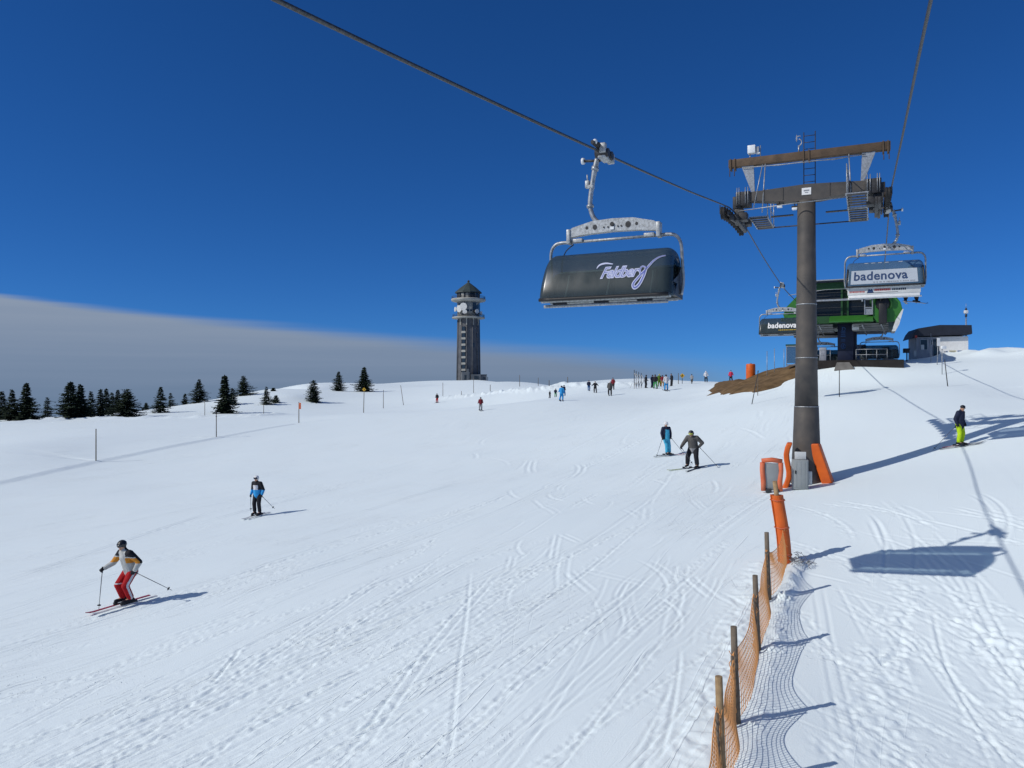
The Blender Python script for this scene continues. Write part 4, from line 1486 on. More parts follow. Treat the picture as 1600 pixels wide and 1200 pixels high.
    # turning chairs' machinery in the gloom on the left
    m = MB(); m.cyl((-1.6, 5, W(4.0)), (-1.6, 5, W(4.3)), 2.2, seg=28); m.build('bull_wheel', 'steel_dark', t)
    for x0, x1 in ((-2.6, -.6), (1.2, 3.3)):                              # hand rails along the platform edge
        m = MB()
        for x in np.linspace(x0, x1, 4): m.cyl((x, -1.9, W(1.7)), (x, -1.9, W(2.6)), .022, seg=6)
        for z in (2.2, 2.6): m.cyl((x0, -1.9, W(z)), (x1, -1.9, W(z)), .022, seg=6)
        m.build('handrail', 'galv', t)
    for x, y, w, h in ((-1.2, -.2, .5, 1.1), (1.5, 4.5, .7, 1.5), (-2.2, 3.5, .8, 1.3), (3.3, 3.0, .5, 1.2)):
        m = MB(); m.box((x, y, W(1.75) + h / 2), (w, .4, h), bev=.03); m.box((x, y - .21, W(1.75) + h * .7), (w * .6, .02, h * .25)); m.build('control_desk', 'blue_grey', t)
    for x in (-2.9, -1.4, 1.6, 2.9):                                     # struts and conduits below the hood
        m = MB(); m.cyl((x, V0 + .6, W(4.5)), (x + .3, V0 + 1.6, W(3.75)), .05, seg=6); m.cyl((x, V0 + .55, W(4.55)), (x, V0 + 4, W(4.2)), .04, seg=6); m.build('strut', 'galv', t)
    m = MB(); m.tube([(-3.6, V0 + .25, W(6.9)), (-1, V0 + .3, W(7.2)), (2.2, V0 + .3, W(7.2))], .03, 6); m.build('cable_duct', 'galv', sh)
    for z in (7.0, 6.55, 5.35):
        m = MB(); m.box((-.1, V0 + .70, W(z)), (4.4, .03, .03)); m.build('panel_joint', 'steel_dark', sh)
    return t


build_station()


def build_booth():
    p = Vector((0, 0, 0)); y = 61.5
    x = (1236.5 - 800) / F * y
    t = thing('shelter', 'small glazed shelter on the bare earth, just left of the pylon below the station', 'shelter', (x, y, 1.45), R(-20), scale=.86)
    m = MB()
    for sx in (-.42, .42):
        for sy in (-.4, .4): m.box((sx, sy, .85), (.06, .06, 1.9))
    m.box((0, 0, 1.82), (.95, .9, .12)); m.box((0, 0, .1), (.9, .86, .1))
    m.build('frame', 'galv', t)
    m = MB(); m.box((0, -.41, 1.0), (.78, .02, 1.5)); m.box((-.43, 0, 1.0), (.02, .74, 1.5)); m.box((.43, 0, 1.0), (.02, .74, 1.5)); m.build('pane', 'pale_acrylic', t)
    m = MB(); m.box((0, 0, 1.93), (1.0, .95, .12)); m.build('roof', 'station_green_dark', t)


build_booth()


def station_chair(px, y, zt, label, cx, side, kind='open'):
    x = (px - 800) / F * y
    return lift_chair(kind, Vector((x, y, zt)), label, cx, side)


station_chair(1374, 59.6, 5.05, 'open fronted chair waiting under the right half of the green station', 0, 1)
station_chair(1284, 61.5, 4.75, 'dark chair in the gloom left of the navy station column', 0, -1)


# ------------------------------------------------------------------ hut with mast
def build_hut():
    y = 66.0
    x = (1468 - 800) / F * y
    z = (600 - 566) / F * y
    t = thing('operator_hut', 'low grey and white hut with a dark overhanging roof on the brow', 'hut', (x, y, z), R(-17))
    t.scale = (.80, 1, 1)
    H = 2.15
    m = MB(); m.box((-1.3, 1.0, H / 2 - .2), (2.2, 3.4, H + .4)); g = m.build('grey_wall', 'blue_grey', t)  # left part of the hut, greyer than the right
    m = MB(); m.box((1.15, .9, H / 2 - .2), (2.7, 3.3, H + .4)); w = m.build('white_wall', 'white_paint', t)
    m = MB()
    for k in range(8): m.box((-2.3 + k * .26, -.708, .45), (.02, .02, 1.2))
    m.box((-1.3, -.71, .96), (2.18, .03, .06)); m.build('wall_batten', 'blue_grey', g)
    def window(x0, x1, z0, z1, par):
        m = MB(); yy = -.715 if par is g else -.71
        m.box(((x0 + x1) / 2, yy, (z0 + z1) / 2), (x1 - x0, .03, z1 - z0)); p = m.build('window', 'window_glass', par)
        m = MB()
        for xx in (x0, x1): m.box((xx, yy - .015, (z0 + z1) / 2), (.06, .05, z1 - z0 + .06))
        for zz in (z0, z1): m.box(((x0 + x1) / 2, yy - .015, zz), (x1 - x0 - .06, .05, .06))
        m.build('window_frame', 'galv', p)
    window(-2.05, -1.35, 1.05, 1.95, g)
    m = MB(); m.box((-1.82, -.75, 1.28), (.30, .02, .42)); m.build('notice', 'white_dirty', t)
    window(-1.08, -.88, 1.45, 1.9, g)
    m = MB(); m.box((-.52, -.73, 1.2), (.5, .05, 1.5)); m.build('door', 'window_glass', t)
    m = MB(); m.box((-2.45, -.6, .75), (.3, .15, .5)); m.build('vent_box', 'white_dirty', t)
    # roof: a deep dark fascia, bevelled to the left
    m = MB()
    o = [(-2.95, H - .15), (-2.7, H + .35), (-2.35, H + .72), (-.3, H + .98), (2.7, H + .92), (2.76, H + .2), (2.65, H + .14), (-2.6, H + .06)]
    m.prism(o, 'y', -1.15, 2.9)
    m.build('roof', 'roof_dark', t)
    m = MB(); m.box((-2.55, -1.17, H + .02), (.22, .02, .22)); m.build('roof_marker', 'red_ink', t)
    for x0, x1, z0, z1, mm, nm in ((.72, 1.36, .44, .98, 'sign_cream', 'cream'), (1.50, 1.92, .46, .96, 'sign_blue', 'blue'), (.22, .58, .52, .92, 'sign_blue', 'blue')):
        m = MB(); m.box(((x0 + x1) / 2, -.735, (z0 + z1) / 2), (x1 - x0, .03, z1 - z0)); s = m.build('wall_sign', mm, w)
        m = MB()
        for k in range(3): m.box(((x0 + x1) / 2, -.755, z1 - .12 - k * .13), ((x1 - x0) * (.7 - .15 * (k % 2)), .01, .03))
        m.build('sign_print', 'grey_ink' if mm == 'sign_cream' else 'sticker', s)
    # round fan on the end of the wall
    m = MB(); m.cyl((2.22, -.80, .72), (2.22, -.71, .72), .30, seg=24, mi=0); m.cyl((2.22, -.82, .72), (2.22, -.80, .72), .24, seg=24, mi=1); m.cyl((2.22, -.835, .72), (2.22, -.81, .72), .07, seg=12, mi=0); m.build('wall_clock', ('white_paint', 'white_dirty'), t)
    m = MB(); m.box((-1.9, .2, -.3), (1.2, 1.6, .5)); m.build('footing', 'roof_dark', t)


build_hut()


def build_mast():
    y = 65.0
    x = (1509.5 - 800) / F * y
    z = gz(x, y)
    hz = lambda py: (600 - py) / F * y - z
    t = thing('mast', 'slim grey mast with white box near its tip beside the hut', 'mast', (x, y, z))
    m = MB(); m.cyl((0, 0, -.3), (0, 0, hz(497)), .06, .05, 10); m.cyl((0, 0, hz(497)), (0, 0, hz(484)), .04, seg=8); m.cyl((0, 0, hz(484)), (0, 0, hz(474)), .022, .012, 8); m.build('pole', 'galv', t)
    m = MB(); m.box((-.03, -.04, hz(487.5)), (.28, .24, .27), bev=.03); m.build('box', 'lamp_white', t)
    m = MB(); m.cyl((0, 0, hz(484.5)), (0, 0, hz(481)), .10, .05, 10); m.cyl((0, 0, hz(495)), (0, 0, hz(491)), .09, seg=10); m.build('collar', 'steel_dark', t)


build_mast()


def build_box_post():
    y = 61.0
    x = (1416 - 800) / F * y
    z = gz(x, y)
    t = thing('control_box', 'black control box on a post between the station and the hut', 'control box', (x, y, z))
    m = MB(); m.cyl((.05, 0, -.2), (.05, 0, .7), .05, seg=8); m.build('post', 'steel_dark', t)
    m = MB(); m.box((0, 0, .85), (.42, .3, .36), bev=.03); m.box((.2, 0, .98), (.12, .2, .12)); m.build('box', 'black_plastic', t)


build_box_post()


# ------------------------------------------------------------------ lookout tower
def build_tower():
    y = 330.0
    x = (732 - 800) / F * y
    sc = y / F
    zb = gz(x, y)
    hz = lambda py: (600 - py) * sc - zb
    t = thing('lookout_tower', 'tall dark stone lookout tower with two ring galleries and a pointed roof on the ridge', 'tower', (x, y, zb), R(10))
    r = 17.6 * sc
    m = MB(); m.lathe([(r * 1.05, -3), (r * 1.03, 2), (r * 1.0, hz(560)), (r * .965, hz(497))], 12, smooth=False, phase=.5); sh = m.build('shaft', 'tower_slate', t)
    m = MB()
    for k in range(12):                                                # corner ribs
        a = 2 * math.pi * (k + 0.0) / 12
        m.cyl((r * 1.05 * math.cos(a + math.pi / 12), r * 1.05 * math.sin(a + math.pi / 12), 0), (r * .97 * math.cos(a + math.pi / 12), r * .97 * math.sin(a + math.pi / 12), hz(500)), .22, seg=6)
    m.build('corner_rib', 'tower_slate', sh)
    # stair windows up the left face
    for k in range(8):
        z = hz(515) + (hz(583) - hz(515)) * k / 7
        a = R(-122)
        c = (math.cos(a), math.sin(a))
        m = MB(); m.box((r * .985 * c[0], r * .985 * c[1], z), (.3, 1.3, 2.0), rot=(0, 0, a)); w = m.build('window', 'window_glass', sh)
        m = MB(); m.box((r * 1.0 * c[0], r * 1.0 * c[1], z - 1.35), (.5, 1.9, .9), rot=(0, 0, a)); m.build('sill', 'tower_cream', w)
    for a_, zz in ((-70, 540), (-45, 525), (-45, 552), (-45, 575)):
        a = R(a_); c = (math.cos(a), math.sin(a))
        m = MB(); m.box((r * .98 * c[0], r * .98 * c[1], hz(zz)), (.3, .8, 1.8), rot=(0, 0, a)); m.build('window', 'window_glass', sh)
    m = MB()
    for a_ in (-140, -106, -72, -40):                                  # pale brackets under the lower gallery
        a = R(a_); c = (math.cos(a), math.sin(a))
        m.box((r * 1.0 * c[0], r * 1.0 * c[1], hz(502.5)), (.5, .45, 3.4), rot=(0, 0, a))
    m.build('bracket', 'tower_cream', sh)
    r2 = 25.5 * sc
    m = MB(); m.lathe([(r * .9, hz(498.3)), (r2, hz(498)), (r2 * 1.01, hz(496.6)), (r2, hz(495.8)), (r * .9, hz(495.6))], 36); lg = m.build('lower_gallery', 'tower_cream', t)
    m = MB(); m.lathe([(r * .99, hz(496)), (r * 1.01, hz(471))], 24); dr = m.build('drum', 'tower_cream', t)
    rng = random.Random(2)
    for a_, z0, z1, w in ((-150, 475, 483, 1.3), (-122, 474, 479, 1.2), (-122, 487, 493, 1.2), (-100, 485, 488, 1.0), (-84, 485, 488, .8), (-66, 474, 490, 1.6), (-52, 478, 494, 1.6), (-34, 476, 493, 1.8), (-14, 476, 493, 1.5)):
        a = R(a_); c = (math.cos(a), math.sin(a))
        m = MB(); m.box((r * .995 * c[0], r * .995 * c[1], hz((z0 + z1) / 2)), (.3, w, (z1 - z0) * sc), rot=(0, 0, a)); m.build('window', 'window_glass', dr)
    # dishes and aerial boxes along the gallery rail
    for a_, z, s in ((-168, 484, 1.4), (-138, 484, 2.0), (-118, 481, 2.2), (-112, 489, 1.3), (-60, 488, 1.3), (-30, 490, 1.2)):
        a = R(a_); c = (math.cos(a), math.sin(a)); q = r * 1.13
        m = MB(); m.cyl((q * c[0], q * c[1], hz(z)), (q * c[0] + .6 * c[0], q * c[1] + .6 * c[1], hz(z)), s * .55, s * .75, 16); m.build('dish', 'white_dirty', lg)
    def rail(parent, rr, z0, z1):
        m = MB()
        for k in range(30):
            a = 2 * math.pi * k / 30
            m.cyl((rr * math.cos(a), rr * math.sin(a), z0), (rr * math.cos(a), rr * math.sin(a), z1), .06, seg=5)
        for z in (z1, (z0 + z1) / 2): m.tube([(rr * math.cos(a), rr * math.sin(a), z) for a in np.linspace(0, 2 * math.pi, 37)], .06, 5)
        m.build('railing', 'steel_dark', parent)
    rail(lg, r2 * .97, hz(495.8), hz(492))
    m = MB(); m.lathe([(r * .95, hz(473)), (r2 * 1.02, hz(471)), (r2 * 1.07, hz(469)), (r2 * 1.05, hz(467.4)), (r * .9, hz(467.2))], 36); ug = m.build('upper_gallery', 'tower_cream', t)
    rail(ug, r2 * 1.02, hz(467.4), hz(463.8))
    m = MB(); m.lathe([(r * .99, hz(467.3)), (r * .99, hz(457))], 12, smooth=False); rm = m.build('viewing_room', 'dark_glass', t)
    m = MB()
    for k in range(12):
        a = 2 * math.pi * k / 12
        m.cyl((r * .99 * math.cos(a), r * .99 * math.sin(a), hz(467.3)), (r * .99 * math.cos(a), r * .99 * math.sin(a), hz(457)), .22, seg=6)
    m.build('mullion', 'tower_grey', rm)
    for a_ in (-128, -104): 
        a = R(a_); m = MB(); m.box((r * 1.0 * math.cos(a), r * 1.0 * math.sin(a), hz(463)), (.2, 1.2, 2.0), rot=(0, 0, a)); m.build('shutter', 'tower_cream', rm)
    m = MB(); m.lathe([(r * .95, hz(458.5)), (21.2 * sc, hz(458.3)), (21.0 * sc, hz(456.8)), (12.5 * sc, hz(449.5)), (1.6 * sc, hz(441.5)), (1.1 * sc, hz(440))], 12, smooth=False); rf = m.build('roof', 'tower_roof', t)
    m = MB(); m.lathe([(.35, hz(441)), (.55, hz(440)), (.55, hz(439)), (.12, hz(437.8))], 12); m.build('finial', 'steel_dark', rf)
    # entrance blocks at the foot and the small annexe
    m = MB(); m.box((-1.9, -r - 1.0, hz(589)), (3.4, 3.0, 4.0)); m.box((2.2, -r - 1.2, hz(591)), (4.2, 3.2, 3.2)); m.box((-1.2, -r - 2.4, hz(586)), (.9, .6, 5)); e = m.build('entrance', 'tower_grey', t)
    m = MB(); m.box((-2.1, -r - 2.55, hz(590)), (1.0, .1, 2)); m.box((2.4, -r - 2.85, hz(590.5)), (1.8, .1, 1.4)); m.build('doorway', 'window_glass', e)


build_tower()


def build_annexe():
    y = 326.0
    x = (752.5 - 800) / F * y
    t = thing('annexe', 'low flat roofed grey building beside the foot of the lookout tower', 'building', (x, y, gz(x, y)), R(8))
    m = MB(); m.box((0, 0, .3), (3.9, 4, 3.6)); w = m.build('wall', 'tower_grey', t)
    m = MB(); m.box((0, 0, 2.25), (4.2, 4.3, .3)); m.build('roof', 'roof_dark', t)
    for dx in (-1.0, .9):
        m = MB(); m.box((dx, -2.02, .8), (.9, .06, 1.0)); m.build('window', 'window_glass', w)
    m = MB(); m.cyl((2.6, 0, -1), (2.6, 0, 1.4), .12, seg=6); m.build('post', 'steel_dark', t)


build_annexe()

# ------------------------------------------------------------------ spruces
def conifer(px, base, top, hw, label, seed, lop=0.0, blunt=0.0, dense=1.0):
    p = at(px, base)
    k = p.y / F
    h = (base - top) * k * 1.04
    w = hw * k * 1.42
    rng = random.Random(seed)
    t = thing('spruce_tree', label, 'tree', p - Vector((0, 0, .15)), rng.uniform(0, 6.28) if lop == 0 else 0.0, 'spruces on the snow slope')
    m = MB(); m.tube([(0, 0, -.3), (0.02, 0, h * .5), (0, 0, h * .98)], [.028 * h, .016 * h, .004 * h], 7); m.build('trunk', 'bark', t)
    c = MB()
    nlev = int(max(16, h * 6.0))
    leaf = max(0.24, min(.56, h * .072))
    for i in range(nlev):
        f = (i + rng.random() * .6) / nlev                              # 0 at the skirt, 1 at the tip
        z = h * (0.03 + 0.96 * f)
        prof = (1 - f) ** (0.80 - .35 * blunt) * (1 - 0.25 * math.exp(-((f - 0.02) / .05) ** 2))
        rr = w * prof * rng.uniform(.70, 1.12) + .05
        nb = max(5, int((10 + 8 * (1 - f)) * dense))
        a0 = rng.uniform(0, 6.28)
        for b in range(nb):
            if rng.random() < .09: continue
            a = a0 + 2 * math.pi * (b + rng.uniform(-.3, .3)) / nb
            L = rr * rng.uniform(.55, 1.2) * (1 + lop * math.cos(a)) * (1 + .22 * math.sin(2 * a + seed + 5 * f) + .14 * math.sin(3 * a + seed * 2 - 9 * f))
            zb_ = z + rng.uniform(-1.2, 1.2) * h / nlev
            droop = rng.uniform(.10, .34) + .12 * (1 - f)
            ca, sa = math.cos(a), math.sin(a)
            n = max(3, int(L / (leaf * .42)))
            for q in range(n):
                s = (q + .5) / n
                d = L * (0.12 + .88 * s)
                zz = max(.02, zb_ - droop * d + 0.22 * d * s * s)
                for side in (-1, 1):
                    sz = leaf * rng.uniform(.6, 1.15) * (1.1 - .45 * s)
                    ang = a + side * rng.uniform(.35, 1.1)
                    bx, by = ca * d, sa * d
                    tx, ty = bx + math.cos(ang) * sz, by + math.sin(ang) * sz
                    dz = -sz * rng.uniform(.05, .5)
                    nx, ny = -math.sin(ang) * sz * .36, math.cos(ang) * sz * .36
                    o = len(c.v)
                    up = sz * rng.uniform(-.15, .25)
                    c.v += [(bx, by, zz), (bx * .5 + tx * .5 + nx, by * .5 + ty * .5 + ny, zz + dz * .5 + up), (tx, ty, zz + dz), (bx * .5 + tx * .5 - nx, by * .5 + ty * .5 - ny, zz + dz * .5 - up)]
                    mi = 1 if rng.random() < .22 else 0
                    c.f += [(o, o + 1, o + 2), (o, o + 2, o + 3)]; c.m += [mi, mi]; c.sm += [False, False]
    for q in range(6):
        a = q; o = len(c.v); s = leaf * .8
        c.v += [(0, 0, h * 1.02), (math.cos(a) * s * .5, math.sin(a) * s * .5, h * .96), (0, 0, h * .93)]
        c.f.append((o, o + 1, o + 2)); c.m.append(0); c.sm.append(False)
    c.build('crown', ('needles', 'needles_light'), t, fix=False)
    return t


TREES = [
    (3, 656, 612, 15, 'spruce cut off by the left edge of the picture', 0, 0, 1.0),
    (19, 657, 609, 12, 'narrow spruce between the cut off spruce and the tall pointed one', 0, 0, 1.0),
    (41, 656, 599, 17, 'tall pointed spruce, the highest of the three at the far left', 0, 0, 1.1),
    (74, 651, 620, 10, 'small loose spruce standing alone in the gap between two dark clumps', 0, 0, .8),
    (110, 655, 597, 20, 'broad tall spruce with two crowns leading the dark clump', 0, .3, 1.2),
    (126, 654, 601, 13, 'tall spruce leaning on the right side of the broad leading spruce', 0, 0, 1.1),
    (142, 651, 612, 9, 'short pointed spruce just right of the tall pair in the clump', 0, 0, 1.0),
    (157, 650, 608, 10, 'slim spruce in the middle of the dark clump, left of the twin tops', 0, 0, 1.0),
    (166, 648, 607, 9, 'slim spruce with the highest top in the middle of the clump', 0, 0, 1.0),
    (175, 644, 611, 9, 'slim spruce at the back of the clump, behind its round member', 0, 0, 1.0),
    (184, 645, 609, 9, 'small spruce squeezed behind the left side of the round bushy spruce', 0, 0, 1.0),
    (198, 651, 608, 20, 'round bushy spruce ending the dark clump on the right', 0, .9, 1.3),
    (228, 628, 616, 5, 'tiny bush of a spruce far off on the crest right of the clump', 0, .5, .9),
    (251, 645, 605, 13, 'open layered spruce alone right of the dark clump', 0, 0, .9),
    (266, 633, 611, 7, 'ragged one sided spruce behind the open layered one', .7, .2, .7),
    (289, 632, 615, 5, 'very small pointed spruce between two bigger ones on the slope', 0, 0, 1.0),
    (311, 629, 593, 13, 'regular cone shaped spruce on the crest, left of the group of three', 0, 0, .95),
    (351, 646, 587, 12, 'tall narrow spruce in front of the group of three', 0, .35, 1.2),
    (363, 632, 606, 10, 'low dark spruce in the middle of the group of three', 0, .6, 1.2),
    (380, 618, 587, 13, 'bushy spruce at the back right of the group of three', .25, .6, 1.1),
    (416, 632, 604, 9, 'small spruce with a tiny bush on its right', .15, .2, .9),
    (431, 629, 617, 6, 'tiny spruce bush beside the small spruce', 0, .8, 1.0),
    (427, 611, 605, 4, 'speck of a spruce far off on the crest', 0, .6, 1.0),
    (490, 628, 594, 11, 'stout spruce alone midway up the left slope', 0, .5, 1.1),
    (529, 611, 581, 10, 'cone shaped spruce on the crest left of the yellow sign', 0, .1, 1.0),
    (569, 612, 574, 12, 'full spruce on the crest right behind the yellow sign', 0, .35, 1.1),
]
for i, (px, b, tp, hw, lab, lop, blunt, dens) in enumerate(TREES):
    conifer(px, b, tp, hw, lab, 100 + i, lop, blunt, dens)

# ------------------------------------------------------------------ marker poles, signs, barrel, rack
def stake(px, base, top, label, topx=None, r=0.03, m_='pole_wood', cap=None, y=None, name='marker_pole'):
    p = at(px, base) if y is None else at_dist(px, y)
    k = p.y / F
    t = thing(name, label, 'pole', p, 0, 'marker poles on the piste')
    tip = Vector(((topx - px) * k if topx else 0, 0, (base - top) * k))
    m = MB(); m.cyl((0, 0, -.4), tip, r, r * .8, 8); m.build('shaft', m_, t)
    if cap == 'black':
        m = MB(); m.cyl(tip - Vector((0, 0, .22)), tip + Vector((0, 0, .05)), .09, .07, 10); m.cyl(tip - Vector((0, 0, .5)), tip - Vector((0, 0, .42)), .06, seg=8); m.build('cap', 'black_plastic', t)
    if cap == 'flag':
        m = MB(); m.box(tip + Vector((0, -.04, -.35)), (.22, .03, .6)); m.build('flag', 'white_paint', t)
    if cap == 'orange':
        m = MB(); m.box(tip + Vector((.12, -.04, -.45)), (.26, .03, .7)); m.build('flag', 'orange_faded', t)
    if cap == 'box':
        m = MB(); m.box(tip + Vector((.04, -.1, -.08)), (.30, .2, .2), bev=.02); m.build('lamp', 'lamp_white', t)
    if cap == 'yellow':
        m = MB(); m.box(tip + Vector((0, -.06, -.15)), (.42, .03, .42), rot=(0, R(45), 0)); s = m.build('board', 'sign_yellow', t)
        m = MB(); m.box(tip + Vector((0, -.08, -.15)), (.08, .01, .26)); m.build('mark', 'black_plastic', s)
    return t


stake(150, 722, 670, 'bare wooden pole, nearest on the left along the piste edge', r=.045)
stake(338, 684, 643, 'wooden pole with a black cap on the piste edge', cap='black', r=.045)
stake(467, 661, 628, 'wooden pole with a small orange flag on the piste edge', cap='orange', r=.05)
stake(568, 645, 607, 'pole carrying a yellow diamond warning sign in front of a spruce', cap='yellow', r=.055, topx=569)
stake(599, 638, 609, 'thin pole just right of the yellow diamond sign', r=.05)
stake(631, 633, 602, 'leaning pair of thin poles left of the skier in red trousers', topx=626, r=.05)
stake(320, 651, 626, 'thin pole in front of the cone shaped spruce', r=.045)
stake(412, 647, 631, 'short pole below the small spruce with a bush', r=.05)
stake(692, 621, 598, 'thin pole right of the skier in red trousers', r=.05)
stake(740, 614, 591, 'thin pole in front of the right side of the tower foot', r=.05)
stake(721, 620, 611, 'short stub of a pole on the snow below the tower', r=.05)
stake(766, 612, 601, 'short pole by the ploughed snow bank right of the tower', r=.06)
stake(812, 604, 586, 'pole on the crest above the ploughed bank, left one of two', r=.06)
stake(841, 603, 590, 'pole on the crest above the ploughed bank, right one of two', r=.06)
stake(858, 606, 594, 'short pole behind the small dark child', r=.06)
stake(887, 600, 589, 'short pole on the crest above the blue dressed skiers', r=.06)
stake(1060, 600, 583, 'thin pole left beside the yellow board on the crest', r=.05)
stake(1198.5, 598, 554, 'tall thin pole on the bare earth, left one of three', r=.03, m_='galv', y=63)
stake(1210, 580, 535, 'tall thin pole on the bare earth, middle one of three', r=.03, m_='galv', y=66)
stake(1225, 575, 540, 'thin pole on the bare earth beside the glazed shelter', r=.03, m_='galv', y=64)
stake(1173, 632, 579, 'slanting dark pole at the lower edge of the bare earth', topx=1185, r=.03, m_='steel_dark')
stake(1184, 618, 579, 'upright thin pole crossing behind the slanting dark pole', r=.028)
stake(1311.5, 620, 578, 'single dark pole in the snow below the station, beside the chair shadow', r=.03, m_='steel_dark')
stake(1454.5, 566, 521, 'thin white pole in front of the hut wall', r=.028, m_='galv')
stake(1464, 570, 527, 'pole with a long white flag in front of the hut', topx=1466, r=.03, m_='galv', cap='flag')
stake(1472, 585, 541, 'pole topped with a small white lamp below the hut', r=.03, m_='galv', cap='box')
stake(1482, 604, 562, 'slanting dark pole lowest of those below the hut', topx=1476, r=.03, m_='steel_dark')


def build_yellow_board():
    p = at(1066, 599.5); k = p.y / F
    t = thing('warning_board', 'yellow board on a post on the crest left of the grey dressed skier', 'sign', p)
    m = MB(); m.cyl((0, 0, -.3), (0, 0, 12 * k), .04, seg=8); m.build('post', 'steel_dark', t)
    m = MB(); m.box((0, -.06, 12.5 * k), (5.5 * k, .03, 5.5 * k), rot=(0, R(45), 0)); b = m.build('board', 'sign_yellow', t)
    m = MB(); m.box((0, -.08, 12.5 * k), (1.0 * k, .01, 3 * k)); m.build('mark', 'black_plastic', b)


build_yellow_board()


def build_barrel():
    y = 72.0
    x = (1173 - 800) / F * y
    z = gz(x, y)
    z = min(z, (600 - 586) / F * y)
    t = thing('padded_post', 'round orange padded post on top of the bare earth bank', 'padded post', (x, y, z))
    h = 25 * y / F
    m = MB(); m.lathe([(.36, -.4), (.42, 0), (.43, h * .5), (.42, h * .93), (.38, h)], 20); m.build('pad', 'orange_pad', t)
    m = MB(); m.cyl((0, 0, -.5), (0, 0, h + .06), .1, seg=8); m.build('post', 'wood_grey', t)
    m = MB(); m.prism([(.42, -.2), (.75, -.2), (.7, .12), (.45, .35)], 'y', -.12, .12); m.build('strap', 'steel_dark', t)


build_barrel()


def build_rack():
    """gate poles of the ski school enclosure with netting slumped between them"""
    p = at(999, 607); k = p.y / F
    t = thing('slalom_pole_rack', 'row of upright poles with slumped white netting beside the waiting crowd', 'pole rack', p)
    for i, dx in enumerate((-8, -4, 1, 6)):
        m = MB(); m.cyl((dx * k, i * .5, -.3), (dx * k, i * .5, (29 - i * 1.5) * k), .05, .04, 8); m.build('pole', 'steel_dark', t)
        m = MB(); m.tube(smooth_path([Vector((dx * k + .05, i * .5, (24 - i) * k)), Vector(((dx + 3.5) * k, i * .5 - .1, 14 * k)), Vector(((dx + .5) * k, i * .5 - .3, 6 * k)), Vector(((dx - 1) * k, i * .5 - .5, 0))], 5), .055, 6); m.build('net_roll', 'white_dirty', t)
    m = MB(); m.cyl((-16 * k, -.6, 0), (-12 * k, -.4, 8 * k), .035, seg=6); m.build('prop', 'white_dirty', t)


build_rack()


